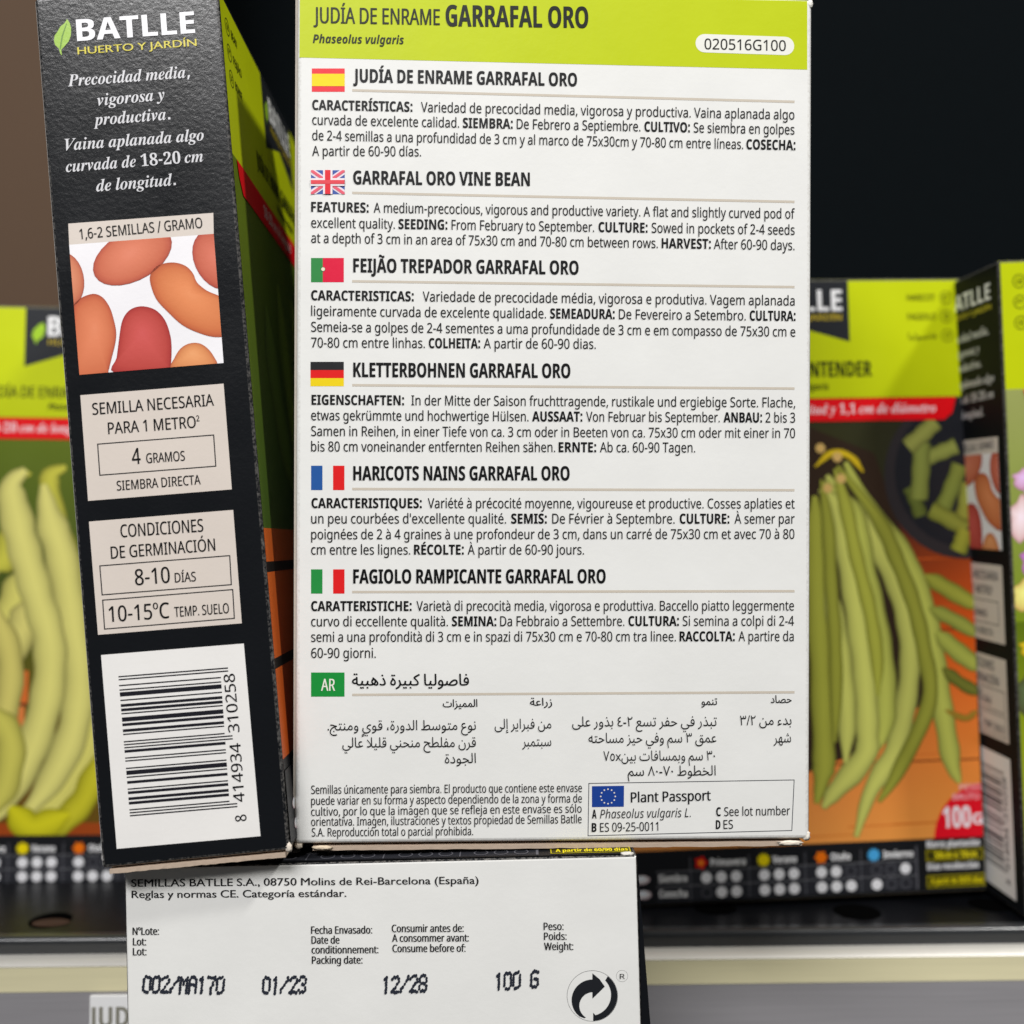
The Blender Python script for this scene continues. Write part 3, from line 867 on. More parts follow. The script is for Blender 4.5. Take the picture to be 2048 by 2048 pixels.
   ('S',[(4.56,59.85),(34.11,59.57),(33.95,53.01),(4.49,53.27)],0.249,(40,40,42),2,True)]),
  ('barcode_panel', 'white barcode panel', [
   ('P',[(3.21,47.47),(35.61,47.11),(35.79,3.39),(3.33,3.62)],(226,224,220),1)]),
  ('barcode', None, [
   ('P',[(6.86,10.59),(31.15,10.38),(31.16,10.67),(6.86,10.89)],(30,30,36),2),
   ('P',[(6.86,11.26),(31.16,11.04),(31.17,11.34),(6.86,11.55)],(30,30,36),2),
   ('P',[(6.86,11.93),(29.45,11.72),(29.45,12.01),(6.86,12.22)],(30,30,36),2),
   ('P',[(6.85,13.26),(29.46,13.05),(29.47,13.68),(6.85,13.89)],(30,30,36),2),
   ('P',[(6.85,14.26),(29.48,14.05),(29.48,14.68),(6.85,14.89)],(30,30,36),2),
   ('P',[(6.85,15.6),(29.49,15.38),(29.5,16.01),(6.84,16.23)],(30,30,36),2),
   ('P',[(6.84,16.6),(29.51,16.38),(29.51,16.67),(6.84,16.89)],(30,30,36),2),
   ('P',[(6.84,17.94),(29.53,17.71),(29.53,18.34),(6.84,18.56)],(30,30,36),2),
   ('P',[(6.83,19.27),(29.54,19.04),(29.55,19.34),(6.83,19.57)],(30,30,36),2),
   ('P',[(6.83,19.94),(29.55,19.71),(29.56,20.67),(6.83,20.9)],(30,30,36),2),
   ('P',[(6.83,21.28),(29.57,21.04),(29.57,21.34),(6.83,21.57)],(30,30,36),2),
   ('P',[(6.82,22.95),(29.59,22.71),(29.59,23.0),(6.82,23.24)],(30,30,36),2),
   ('P',[(6.82,23.62),(29.6,23.38),(29.6,23.67),(6.82,23.91)],(30,30,36),2),
   ('P',[(6.81,24.96),(29.62,24.71),(29.63,25.34),(6.81,25.58)],(30,30,36),2),
   ('P',[(6.81,25.96),(31.36,25.7),(31.36,25.99),(6.81,26.25)],(30,30,36),2),
   ('P',[(6.81,26.63),(31.37,26.37),(31.37,26.66),(6.81,26.92)],(30,30,36),2),
   ('P',[(6.81,27.3),(29.65,27.05),(29.65,27.34),(6.8,27.59)],(30,30,36),2),
   ('P',[(6.8,28.97),(29.67,28.72),(29.67,29.01),(6.8,29.27)],(30,30,36),2),
   ('P',[(6.8,29.64),(29.68,29.38),(29.69,30.01),(6.8,30.27)],(30,30,36),2),
   ('P',[(6.79,30.98),(29.7,30.72),(29.7,31.35),(6.79,31.61)],(30,30,36),2),
   ('P',[(6.79,31.99),(29.71,31.72),(29.72,32.69),(6.79,32.95)],(30,30,36),2),
   ('P',[(6.78,33.66),(29.73,33.39),(29.74,33.69),(6.78,33.96)],(30,30,36),2),
   ('P',[(6.78,34.34),(29.74,34.06),(29.75,34.69),(6.78,34.97)],(30,30,36),2),
   ('P',[(6.78,35.34),(29.75,35.07),(29.76,35.7),(6.78,35.97)],(30,30,36),2),
   ('P',[(6.77,36.68),(29.77,36.4),(29.78,36.7),(6.77,36.98)],(30,30,36),2),
   ('P',[(6.77,37.69),(29.78,37.41),(29.8,38.37),(6.77,38.66)],(30,30,36),2),
   ('P',[(6.76,39.03),(29.8,38.75),(29.81,39.04),(6.76,39.33)],(30,30,36),2),
   ('P',[(6.76,40.04),(29.82,39.75),(29.82,40.05),(6.76,40.34)],(30,30,36),2),
   ('P',[(6.76,41.39),(31.57,41.08),(31.57,41.38),(6.76,41.68)],(30,30,36),2),
   ('P',[(6.75,42.06),(31.57,41.75),(31.58,42.05),(6.75,42.35)],(30,30,36),2)]),
  ('barcode_number', None, [
   ('T', '8', 'r', 32.99, 7.21, 32.92, 8.64, 2.5, (40, 40, 46)),
   ('T', '414934', 'r', 32.9, 11.52, 33.01, 24.75, 2.5, (40, 40, 46)),
   ('T', '310258', 'r', 33.03, 27.27, 32.96, 40.53, 2.5, (40, 40, 46))]),
 ],
 'end': [
  ('address_text', None, [
   ('T', 'SEMILLAS BATLLE S.A., 08750 Molins de Rei-Barcelona (España)', 'g', 1.31, 36.79, 82.93, 35.56, 1.72, (72, 72, 74)),
   ('T', 'Reglas y normas CE. Categoría estándar.', 'g', 1.33, 34.16, 51.79, 33.27, 1.71, (72, 72, 74))]),
  ('lot_text', None, [
   ('T', 'NºLote:', 'n', 1.39, 25.54, 7.5, 25.43, 1.73, (66, 66, 68)),
   ('T', 'Lot:', 'n', 1.42, 23.1, 4.44, 23.04, 1.73, (66, 66, 68)),
   ('T', 'Lot:', 'n', 1.37, 20.77, 4.47, 20.72, 1.73, (66, 66, 68))]),
  ('packing_date_text', None, [
   ('T', 'Fecha Envasado:', 'n', 43.36, 24.81, 57.62, 24.56, 1.73, (66, 66, 68)),
   ('T', 'Date de', 'n', 43.39, 22.51, 49.91, 22.39, 1.73, (66, 66, 68)),
   ('T', 'conditionnement:', 'n', 43.38, 20.21, 58.97, 19.93, 1.73, (66, 66, 68)),
   ('T', 'Packing date:', 'n', 43.4, 17.81, 55.18, 17.6, 1.73, (66, 66, 68))]),
  ('expiry_date_text', None, [
   ('T', 'Consumir antes de:', 'n', 62.32, 24.75, 79.12, 24.45, 1.73, (66, 66, 68)),
   ('T', 'A consommer avant:', 'n', 62.36, 22.5, 80.27, 22.18, 1.73, (66, 66, 68)),
   ('T', 'Consume before of:', 'n', 62.38, 20.08, 79.44, 19.78, 1.73, (66, 66, 68))]),
  ('weight_text', None, [
   ('T', 'Peso:', 'n', 97.98, 24.4, 102.57, 24.32, 1.74, (66, 66, 68)),
   ('T', 'Poids:', 'n', 98.0, 22.09, 103.22, 22.0, 1.73, (66, 66, 68)),
   ('T', 'Weight:', 'n', 97.96, 19.74, 104.74, 19.62, 1.73, (66, 66, 68))]),
  ('stamped_code', 'dot printed black stamp', [
   ('T', '002/MA170', 'J', 3.73, 12.18, 22.71, 11.49, 3.83, (40, 44, 54))]),
  ('stamped_code', 'dot printed black stamp', [
   ('T', '01/23', 'J', 31.88, 11.28, 42.01, 11.22, 3.83, (40, 44, 54))]),
  ('stamped_code', 'dot printed black stamp', [
   ('T', '12/28', 'J', 60.01, 10.68, 70.4, 10.87, 3.83, (40, 44, 54))]),
  ('stamped_code', 'dot printed black stamp', [
   ('T', '100 G', 'J', 86.52, 10.87, 96.59, 11.25, 3.82, (40, 44, 54))]),
  ('recycling_mark', 'black double arrow recycling ring', [
   ('P',[(109.19,14.03),(110.83,12.61),(112.02,10.85),(110.75,9.65),(109.03,8.1),(109.07,9.58),(108.94,9.61),(108.5,9.55),(108.07,9.43),(107.66,9.25),(107.27,9.02),(106.93,8.73),(106.63,8.41),(106.38,8.04),(106.18,7.64),(106.03,7.22),(105.95,6.78),(105.93,6.34),(105.98,5.9),(106.08,5.47),(106.25,5.06),(106.47,4.67),(106.74,4.32),(107.06,4.01),(107.42,3.75),(107.02,3.59),(105.87,4.05),(105.1,4.84),(104.74,5.41),(104.46,6.03),(104.26,6.67),(104.16,7.34),(104.15,8.02),(104.24,8.69),(104.42,9.34),(104.7,9.96),(105.05,10.54),(105.48,11.06),(105.99,11.52),(106.55,11.9),(107.16,12.21),(107.8,12.42),(108.47,12.55),(109.15,12.58)],(30,32,36),1),
   ('P',[(112.78,13.25),(113.23,12.84),(113.64,12.38),(113.99,11.89),(114.3,11.36),(114.54,10.8),(114.73,10.22),(114.85,9.62),(114.91,9.02),(114.9,8.41),(114.83,7.8),(114.7,7.21),(114.5,6.63),(114.25,6.08),(113.94,5.55),(113.57,5.06),(113.16,4.61),(112.7,4.2),(112.2,3.85),(111.67,3.55),(111.1,3.3),(110.52,3.12),(109.92,3.0),(109.31,2.94),(109.08,2.89),(109.13,4.84),(109.66,4.25),(110.1,4.39),(110.57,4.58),(111.02,4.81),(111.45,5.09),(111.84,5.42),(112.2,5.78),(112.52,6.18),(112.79,6.6),(113.02,7.06),(113.2,7.53),(113.33,8.02),(113.4,8.53),(113.43,9.03),(113.39,9.54),(113.31,10.04),(113.17,10.53),(112.99,11.0),(112.75,11.45),(112.47,11.87),(112.14,12.26)],(30,32,36),1),
   ('S',[(114.98,8.61),(114.93,8.0),(114.82,7.39),(114.64,6.8),(114.41,6.23),(114.11,5.68),(113.76,5.17),(113.36,4.7),(112.9,4.28),(112.41,3.9),(111.88,3.58),(111.32,3.31),(110.74,3.1),(110.13,2.96),(109.52,2.88),(108.9,2.86),(108.28,2.91),(107.67,3.02),(107.07,3.19),(106.5,3.42),(105.95,3.72),(105.44,4.06),(104.97,4.46),(104.54,4.91),(104.16,5.4),(103.84,5.92),(103.57,6.48),(103.36,7.06),(103.22,7.66),(103.13,8.27),(103.12,8.89),(103.17,9.5),(103.28,10.11),(103.46,10.7),(103.69,11.27),(103.99,11.81),(104.34,12.32),(104.74,12.79),(105.19,13.22),(105.69,13.6),(106.22,13.92),(106.78,14.19),(107.36,14.4),(107.97,14.54),(108.58,14.62),(109.2,14.64),(109.82,14.6),(110.44,14.48),(111.03,14.31),(111.61,14.08),(112.15,13.78),(112.66,13.43),(113.14,13.03),(113.56,12.59),(113.94,12.1),(114.27,11.57),(114.53,11.02),(114.74,10.44),(114.89,9.84),(114.97,9.23)],0.071,(40,42,46),1,True),
   ('S',[(117.47,13.18),(117.42,12.84),(117.27,12.52),(117.05,12.25),(116.77,12.04),(116.44,11.91),(116.09,11.88),(115.74,11.93),(115.42,12.07),(115.15,12.29),(114.94,12.57),(114.81,12.9),(114.78,13.25),(114.83,13.59),(114.98,13.91),(115.2,14.18),(115.48,14.39),(115.81,14.51),(116.16,14.55),(116.51,14.5),(116.83,14.36),(117.1,14.14),(117.31,13.86),(117.44,13.53)],0.046,(60,60,62),1,True),
   ('T', 'R', 'r', 115.56, 12.58, 116.73, 12.58, 1.17, (60, 60, 62))]),
 ],
}
POSE = {'main': [-0.05013, 0.24062, 0.04638, 2.22936, 1.03827, 0.12397], 'left': [-0.09234, 0.23271, 0.04349, 0.97647, -0.76555, -5.16471], 'low': [-0.08869, 0.2391, 0.00047, -0.20363, 0.1108, -1.42625], 'right': [0.03346, 0.3243, 0.00042, 3.88765, -1.01681, -1.3016], 'lbg': [-0.21305, 0.34686, -0.00132, 3.21659, -1.72967, 0.49901], 'b6': [0.15562, 0.31176, 0.0017, 2.65775, 1.0484, -2.6115]}
PODS_R = [([(67.6, 128.6), (67.7, 118.5), (67.4, 96.8), (67.8, 70.9), (67.8, 45.1), (67.3, 39.8), (64.9, 30.1)], 7.4, (156, 158, 60)), ([(78.2, 139.3), (86.6, 122.5), (96.8, 108.3), (103.0, 91.5), (105.9, 74.0), (107.9, 56.6), (110.0, 41.4), (112.3, 34.8)], 7.0, (172, 176, 80)), ([(103.4, 102.0), (112.2, 96.5), (121.5, 91.0)], 5.7, (144, 146, 54)), ([(104.3, 91.5), (113.2, 86.9), (121.1, 81.8)], 4.9, (140, 146, 62)), ([(106.3, 83.6), (113.7, 76.8), (121.6, 70.9)], 6.1, (156, 162, 70)), ([(108.0, 71.8), (114.2, 66.8), (120.8, 63.1)], 4.1, (104, 108, 40)), ([(108.4, 58.3), (115.1, 55.5), (119.2, 57.9)], 2.0, (150, 120, 40)), ([(71.8, 135.1), (82.9, 120.4), (90.9, 105.8), (95.8, 91.7), (97.4, 76.5), (95.5, 61.4), (91.4, 46.4), (82.7, 33.3), (77.4, 19.0)], 7.0, (186, 188, 94)), ([(70.9, 132.9), (80.3, 122.6), (83.3, 105.1), (86.7, 87.6), (88.7, 70.2), (88.1, 55.1), (85.6, 46.6)], 7.4, (172, 176, 80)), ([(69.4, 130.8), (75.0, 124.5), (78.4, 105.2), (80.4, 87.8), (82.0, 70.5), (82.3, 53.2), (81.1, 44.6), (71.1, 33.8), (66.9, 28.7)], 7.8, (186, 188, 94)), ([(70.7, 102.8), (72.9, 90.2), (75.0, 75.0), (75.8, 57.7), (74.8, 42.7)], 6.1, (186, 188, 94)), ([(74.6, 137.2), (77.7, 125.3), (80.7, 108.7), (84.4, 92.0), (86.3, 76.8), (86.2, 63.8)], 4.9, (156, 158, 60)), ([(75.5, 138.1), (88.3, 120.7), (93.7, 108.3), (99.0, 93.4), (102.0, 78.5), (103.1, 61.1), (91.8, 38.9), (85.3, 29.9)], 5.3, (144, 146, 54)), ([(70.0, 133.8), (71.7, 118.4), (72.0, 101.1), (72.7, 83.7), (72.5, 66.4), (71.5, 49.3)], 4.5, (144, 146, 54))]
PODS_L = [([(57.7, 143.3), (52.2, 139.0), (55.4, 123.9), (60.7, 109.7), (68.2, 85.9), (70.9, 68.9)], 6.8, (186, 182, 66)), ([(45.9, 140.7), (41.4, 139.9), (37.7, 134.5), (28.8, 130.8)], 4.0, (186, 182, 66)), ([(34.4, 116.6), (31.3, 105.9), (23.0, 84.8)], 9.0, (200, 194, 100)), ([(58.0, 107.9), (68.4, 77.4), (69.8, 57.6), (64.4, 40.8), (55.4, 26.8), (44.6, 17.5)], 12.6, (200, 194, 100)), ([(50.2, 137.1), (52.6, 125.7), (57.2, 111.4), (61.4, 88.7), (64.1, 71.7), (62.4, 52.0), (55.1, 35.2), (45.6, 22.4)], 10.8, (208, 202, 114)), ([(41.8, 123.8), (38.3, 113.1), (34.3, 107.7)], 9.9, (186, 182, 66)), ([(44.4, 107.8), (40.9, 95.3), (35.0, 84.7)], 10.3, (200, 194, 100)), ([(46.7, 97.2), (43.7, 85.8), (35.3, 70.0)], 10.8, (200, 192, 108)), ([(72.6, 46.3), (67.4, 30.7), (59.9, 22.3), (50.1, 17.4)], 9.0, (186, 180, 40)), ([(44.1, 142.1), (39.4, 136.3), (41.8, 123.8), (45.3, 111.4), (49.6, 97.2), (53.8, 83.0), (53.7, 65.5), (48.7, 46.4), (41.0, 29.7), (35.7, 21.4)], 11.2, (208, 202, 114)), ([(34.7, 95.3), (40.6, 77.3), (40.0, 61.0), (35.0, 46.5)], 9.0, (196, 186, 100)), ([(34.5, 61.0), (41.5, 49.8), (40.8, 36.4), (35.6, 24.2)], 9.9, (190, 184, 84)), ([(42.1, 26.9), (50.0, 20.2), (62.0, 24.6)], 9.5, (196, 190, 30))]
SLOTS = [(-0.1412, 0.3155, 0.0062, 0.0064, 1), (0.1079, 0.3224, 0.0073, 0.0067, 0), (0.152, 0.3283, 0.0064, 0.006, 0), (0.0642, 0.325, 0.0067, 0.005, 0)]
LABEL = {'o': [-0.12045, 0.29434, -0.01336], 'x0': -0.38, 'x1': 18.12, 'base': -8.9, 'cap': 5.7}
SHELFY, SHELFYAW = 0.3049, 1.577
LOWS = 0.986
CARTONH, SPINEW = 0.19929, 0.04121
AR_WORD = 'ﺎﻴﻟﻮﺻﺎﻓ'

# ------------------------------------------------------------------ materials
M_WHITE = card_material('white_coated_card', 0.45, 0.16, 420, spec=0.22)
M_BLACK = card_material('black_embossed_card', 0.24, 0.34, 800, spec=0.40, low=2.0)
M_SPINE = card_material('spine_print', 0.27, 0.12, 800, spec=0.36, low=2.0)
M_FRONT = card_material('glossy_printed_card', 0.40, 0.08, 300, spec=0.22)
M_SHADED = card_material('black_matt_side', 0.55, 0.10, 300, spec=0.08)
M_RAW = card_material('raw_board', 0.9, 0.5, 900, spec=0.2)
M_DECK = simple_material('black_lacquered_shelf', (0.004, 0.0045, 0.006, 1), 0.36, noise=.25, nscale=120, spec=.22)
M_ALU = simple_material('brushed_aluminium_rail', (0.46, 0.445, 0.46, 1), 0.42, metal=.45, noise=.12, nscale=40, stretch=(.6, 30, 30))
M_LIP = simple_material('polished_rail_lip', (0.62, 0.60, 0.55, 1), 0.38, metal=.25, noise=.1, nscale=40, stretch=(.6, 30, 30))
M_YEL = simple_material('yellowed_plastic_strip', (0.68, 0.63, 0.40, 1), 0.5, noise=.12, nscale=40, stretch=(.6, 20, 20))
M_WALL = simple_material('matt_black_board', (0.004, 0.0055, 0.0065, 1), 0.9, noise=.2, spec=.02)
M_BROWN = simple_material('brown_fibreboard', (0.092, 0.056, 0.034, 1), 0.75, noise=.10, nscale=300, stretch=(8, 1, 1), spec=.2)
M_LABEL = card_material('white_label_plastic', 0.3, 0.03, 300)

# ------------------------------------------------------------------ shelf and background
shelf = empty('store_shelf', (0, SHELFY, 0), (SHELFYAW, 0, 0), 'black lacquered store shelf with grey price rail along its front', 'shelf')
box_mesh('deck', -.75, .75, .0015, .36, -.0042, 0, M_DECK, shelf)
bead = [(.0016 - .0016 * math.sin(a) , -.0012 + .0016 * math.cos(a)) for a in [math.pi * (i / 10) for i in range(0, 8)]]
extrude_profile('front_bead', [(.004, .0003)] + bead + [(.0004, -.0046)], -.75, .75, simple_material('worn_shelf_edge', (.030, .032, .034, 1), .22, noise=.3, nscale=60, stretch=(1, 20, 20)), shelf, True)
extrude_profile('rail_lip', [(.004, -.0044), (-.0012, -.0047), (-.0030, -.0052), (-.0042, -.0063)], -.75, .75, M_LIP, shelf, True)
extrude_profile('yellow_strip', [(-.0043, -.0064), (-.0043, -.0100), (-.0044, -.0134)], -.75, .75, M_YEL, shelf)
extrude_profile('price_channel', [(-.0044, -.0135), (-.0042, -.0200), (-.0040, -.048), (-.0065, -.052), (.004, -.053)], -.75, .75, M_ALU, shelf)
M_SLOT = simple_material('slot_shadow_black', (.002, .002, .002, 1), .95, spec=0.0)
M_LIT_EDGE = simple_material('brown_inner_slot_edge', (.05, .020, .013, 1), .7, noise=.3)  # brown inner edge catching light, put in as a flat coloured ellipse
shinv = shelf.matrix_world.inverted()
for (cx, cy, rx, ry, brown) in SLOTS:
    c = shinv @ Vector((cx, cy, 0))
    n = 28
    pts = [(c.x + rx * math.cos(2 * math.pi * i / n), c.y + ry * math.sin(2 * math.pi * i / n), .00012) for i in range(n)]
    mesh_ob('slot', pts, [list(range(n))], M_SLOT, shelf)
    if brown:
        pts = [(c.x + .001 + rx * .9 * math.cos(2 * math.pi * i / n), c.y - ry * .35 + ry * .5 * math.sin(2 * math.pi * i / n), .0002) for i in range(n)]
        mesh_ob('slot_edge', pts, [list(range(n))], M_LIT_EDGE, shelf)
wall = box_mesh('back_wall', -1.2, 1.2, .66, .68, -.3, 1.0, M_WALL)
wall['kind'] = 'structure'
brown = box_mesh('brown_panel', -.42, -.166, .535, .553, 0.0, .62, M_BROWN, None, .001)
brown['label'] = 'brown fibreboard panel standing upright on the shelf behind the cartons'
brown['category'] = 'panel'

# ------------------------------------------------------------------ printed carton front (same layout on every variety)
GREEN = (186, 198, 0)
TX = (70, 78, 14)
WHT = (232, 232, 232)
def front_design(F, W, title, sub, ribbon, season, extra, tw, photo, yr='50/55', rib_x=(4, 116), tcap=5.0):
    F.rect(0.6, 160.3, W - .6, 198.6, GREEN); F.flush('header_panel', 'lime green header')
    # logo banner
    F.poly([(42.5, 198.6), (42.5, 178), (61.8, 184.2), (81.1, 178.6), (81.1, 198.6)], (36, 38, 42), 2); F.flush('logo_banner', 'black notched banner')
    F.poly([(48.6, 193.6), (49.3, 191.5), (48.6, 188.6), (46.6, 187), (46.2, 185.6), (45.9, 187), (44.8, 188.8), (45.4, 191), (47, 192.6)], (150, 190, 40), 3); F.flush('logo_leaf')
    F.text('BATLLE', 'b', 50.2, 188.8, 78.7, 188.8, 6.9, WHT); F.flush('logo_text')
    F.text('HUERTO Y JARDÍN', 'c', 50.5, 185.7, 78.5, 185.7, 2.0, (200, 176, 40)); F.flush('logo_tagline')
    for (code, word, z, right) in extra:
        x = 113.9 if right else 6.2
        F.ring((x, z), 1.95, .28, TX, 3)
        F.text(code, 'r', x - 1.0, z - .75, x + 1.0, z - .75, 1.6, TX)
        w = len(word) * 1.35
        st = 'a' if ord(word[0]) > 1000 else 'c'
        if right: F.text(word, st, 110.2 - w, z - 1.0, 110.2, z - 1.0, 2.1, TX)
        else: F.text(word, st, 9.6, z - 1.0, 9.6 + w, z - 1.0, 2.1, TX)
    F.flush('language_list')
    if title[0]: F.text(title[0], 'c', tw[0], 167.2, tw[1], 167.2, tcap * .92, TX)
    if title[1]: F.text(title[1], 'b', tw[2], 167.2, tw[3], 167.2, tcap, (48, 58, 18))
    if title[1]: F.flush('carton_title')
    if sub: F.text(sub, 'k', 51, 163, 73.5, 163, 2.2, TX); F.flush('species_text')
    # picture
    photo(F)
    a, b = rib_x
    F.poly([(a, 160.1), (a + 1.2, 156), (a + 4, 152.7), (b - 4.2, 152.7), (b - 1.4, 155), (b, 160.1)], (222, 12, 22), 8); F.flush('ribbon', 'red ribbon with white italic line')
    if ribbon[0]:
        F.text(ribbon[0], 's', ribbon[1], 155.1, ribbon[2], 155.1, 3.1, (240, 214, 218), 10); F.flush('ribbon_text')
    # sowing table
    F.rect(.6, .8, W - .6, 17.4, (24, 25, 28), 9); F.flush('season_table', 'black sowing calendar')
    for i, (x, z0, z1) in enumerate(((12.3, 1.4, 11),)):
        F.rect(12.3, 1.5, 96.9, 10.8, (40, 41, 46), 10)
    for x in (23.1, 42.0, 60.3, 78.5): F.rect(x, 1.5, x + .28, 15, (92, 92, 98), 11)
    F.rect(96.7, 1.5, 97.3, 15.4, (92, 92, 98), 11)
    F.rect(12.3, 10.7, 97, 10.95, (110, 110, 114), 12); F.rect(12.3, 6.0, 97, 6.25, (110, 110, 114), 12)
    F.flush('table_grid')
    for (t, x0, x1, cx, col, sp) in (('Primavera', 29.8, 41, 26.7, (206, 30, 24), 5), ('Verano', 49.8, 57.6, 46.9, (226, 206, 10), 12), ('Otoño', 68.8, 75.2, 65.6, (226, 110, 14), 6), ('Invierno', 86, 95.8, 82.9, (70, 160, 214), 12)):
        F.text(t, 'b', x0, 11.9, x1, 11.9, 2.4, (236, 236, 236), 13)
        n = sp * 2
        F.poly([(cx + (2.3 if i % 2 == 0 else 1.6) * math.cos(math.pi * i / sp), 13.1 + (2.3 if i % 2 == 0 else 1.6) * math.sin(math.pi * i / sp)) for i in range(n)], col, 13)
        if sp == 5: F.disc((cx, 13.1), .9, (236, 130, 30), 14)
    F.flush('season_icons', 'coloured season icons with names')
    F.text('Siembra', 'b', 13.0, 7.5, 22.0, 7.4, 2.4, (226, 226, 226), 13); F.text('Cosecha', 'b', 13.0, 2.8, 22.0, 2.6, 2.4, (226, 226, 226), 13)
    F.bean([(7.6 + 2.6 * math.cos(2 * math.pi * i / 14), 8.6 + 1.4 * math.sin(2 * math.pi * i / 14)) for i in range(14)], (206, 206, 208), 13)
    F.bean([(8.0 + 2.6 * math.cos(2 * math.pi * i / 14), 3.9 + 1.4 * math.sin(2 * math.pi * i / 14)) for i in range(14)], (206, 206, 208), 13)
    F.flush('row_labels')
    xs = [28.3, 33.1, 37.9, 47.0, 51.8, 56.6, 65.6, 70.4, 75.2, 83.6, 88.4, 93.2]
    for row, z in ((season[0], 8.4), (season[1], 3.7)):
        for x, on in zip(xs, row):
            if on == '1': F.disc((x, z), 1.75, (220, 220, 222), 13)
            else:
                F.ring((x, z), 1.6, .35, (84, 84, 90), 13)
    F.flush('month_dots', 'white dots of sown and picked months')
    F.text('Marco plantación', 'b', 100.4, 14.6, 118, 14.6, 2.2, (236, 236, 236), 13); F.text('Días recolección', 'b', 100.4, 7.5, 117.4, 7.5, 2.2, (236, 236, 236), 13)
    for a, b in ((10.5, 13.7), (2.0, 5.6)):
        F.rect(100.2, a, 119.2, b, (58, 54, 12), 12)
        F.stroke([(100.3, a), (119.1, a), (119.1, b), (100.3, b)], .28, (176, 164, 20), 12.5, True)
    F.text('50cm x 10cm', 'b', 103.0, 11.1, 117, 11.1, 2.0, (236, 220, 30), 13)
    F.text('A partir de ' + yr + ' días', 'b', 101.4, 2.9, 118.6, 2.8, 2.1, (224, 208, 20), 13)
    F.flush('harvest_text', 'yellow planting and harvest figures')

LIST_L = [('GB', 'BEAN', 192.9, False), ('PT', 'FEIJÃO', 186.6, False), ('DE', 'BOHNE', 180.3, False)]
LIST_R = [('F', 'HARICOT', 192.9, True), ('I', 'FAGIOLO', 186.6, True), ('AR', AR_WORD, 180.3, True)]

def photo_round_beans(F):
    clip = [(.6, 17.4), (119.4, 17.4), (119.4, 160.3), (.6, 160.3)]
    F.clip = clip
    F.grad(0, 130, 120, 161, (70, 72, 26), (34, 32, 28), (36, 33, 28), (58, 54, 30))
    F.grad(0, 80, 120, 130, (96, 40, 24), (206, 82, 18), (60, 34, 26), (70, 72, 26))
    F.grad(0, 17, 120, 80, (222, 146, 76), (230, 150, 66), (206, 84, 20), (150, 62, 20))
    for k in range(46):
        z = 18 + 95 * random.random(); x = random.uniform(0, 90); q = random.uniform(-16, 14)
        F.poly([(x, z), (x + random.uniform(14, 40), z + .2), (x + random.uniform(14, 40), z + .55), (x, z + .4)], (200 + q, 98 + q + z * -.15 + 8, 34 + q), 1.3 + k * .01)
    for z in (42, 84): F.rect(0, z, 120, z + .5, (112, 48, 20), 1.78)
    F.poly([(58, 140), (64, 152), (88, 142), (98, 110), (106, 78), (100, 60), (86, 48), (62, 40)], (50, 36, 26), 1.8)
    F.disc((118, 134), 27, (46, 42, 44), 2, 40); F.disc((119, 135), 24.5, (30, 31, 36), 2.5, 40)
    F.flush('picture_ground', 'photo of orange wood and dark bowl')
    F.clip = clip
    for (x, z, a, ln, w, c) in ((104, 148, 40, 15, 7, (168, 172, 84)), (103, 136, 85, 22, 7.5, (150, 160, 74)), (113, 130, 65, 20, 7, (140, 152, 66)), (110, 142, 20, 14, 6.5, (160, 168, 80)), (112, 120, -30, 16, 7, (152, 158, 62)), (118, 126, 80, 14, 7, (160, 164, 66)), (101, 126, 110, 12, 6, (110, 122, 52)), (116, 113, 70, 9, 7, (168, 172, 60))):
        ln, w, c = ln * .85, w * .8, tuple(q * .82 for q in c)
        d = (math.cos(math.radians(a)) * ln / 2, math.sin(math.radians(a)) * ln / 2)
        F.pod([(x - d[0], z - d[1]), (x + .3, z), (x + d[0], z + d[1])], w, c, 3 + random.random(), False)
    F.flush('picture_slices', 'cut green bean pieces in the bowl')
    F.clip = clip
    pods = PODS_R
    for k, (pts, w, c) in enumerate(pods):
        F.pod(pts, w, c, 4 + k * .25, True, .34)
    F.pod([(68, 138), (74, 142.5), (80, 141), (84, 136)], 2.2, (206, 176, 30), 7.6)
    for x, z in ((75.5, 141), (76.5, 134), (72, 131), (70, 144)): F.disc((x, z), 1.6, (206, 170, 100), 7.7)
    F.flush('picture_beans', 'bunch of long round green beans')
    F.clip = clip
    F.disc((121.3, 16.5), 18.2, (220, 14, 34), 8, 40); F.flush('weight_badge', 'red quarter circle')
    F.text('PESO', 'c', 112.2, 32.4, 119.2, 32.4, 1.9, (238, 190, 196), 9); F.text('BRUTO', 'c', 109.8, 29.4, 118.6, 29.4, 1.9, (238, 190, 196), 9)
    F.text('100', 'b', 106.2, 20.6, 115.4, 20.6, 6.8, (240, 226, 230), 9); F.text('G', 'b', 116, 21.4, 119.4, 21.4, 3.6, (240, 226, 230), 9)
    F.flush('weight_text')

def photo_flat_pods(F):
    clip = [(.6, 17.4), (119.4, 17.4), (119.4, 160.3), (.6, 160.3)]
    F.clip = clip
    F.grad(0, 90, 120, 161, (58, 70, 26), (62, 72, 24), (96, 112, 26), (92, 110, 22))
    F.grad(0, 17, 120, 90, (110, 60, 18), (90, 80, 20), (88, 96, 28), (70, 80, 24))
    F.rect(36, 62, 47, 73, (206, 104, 44), 1.4); F.rect(34, 48, 46, 61, (214, 122, 62), 1.4); F.rect(.6, 17.4, 119.4, 21.5, (150, 66, 22), 1.4); F.rect(30, 61, 47, 62, (84, 44, 26), 1.6)
    F.flush('picture_ground', 'photo of orange wood and green leaves')
    F.clip = clip
    for k, (pts, w, c) in enumerate(PODS_L):
        F.pod(pts, w, c, 2.5 + k * .3, True, .46)
    F.flush('picture_pods', 'broad flat yellow green pods')

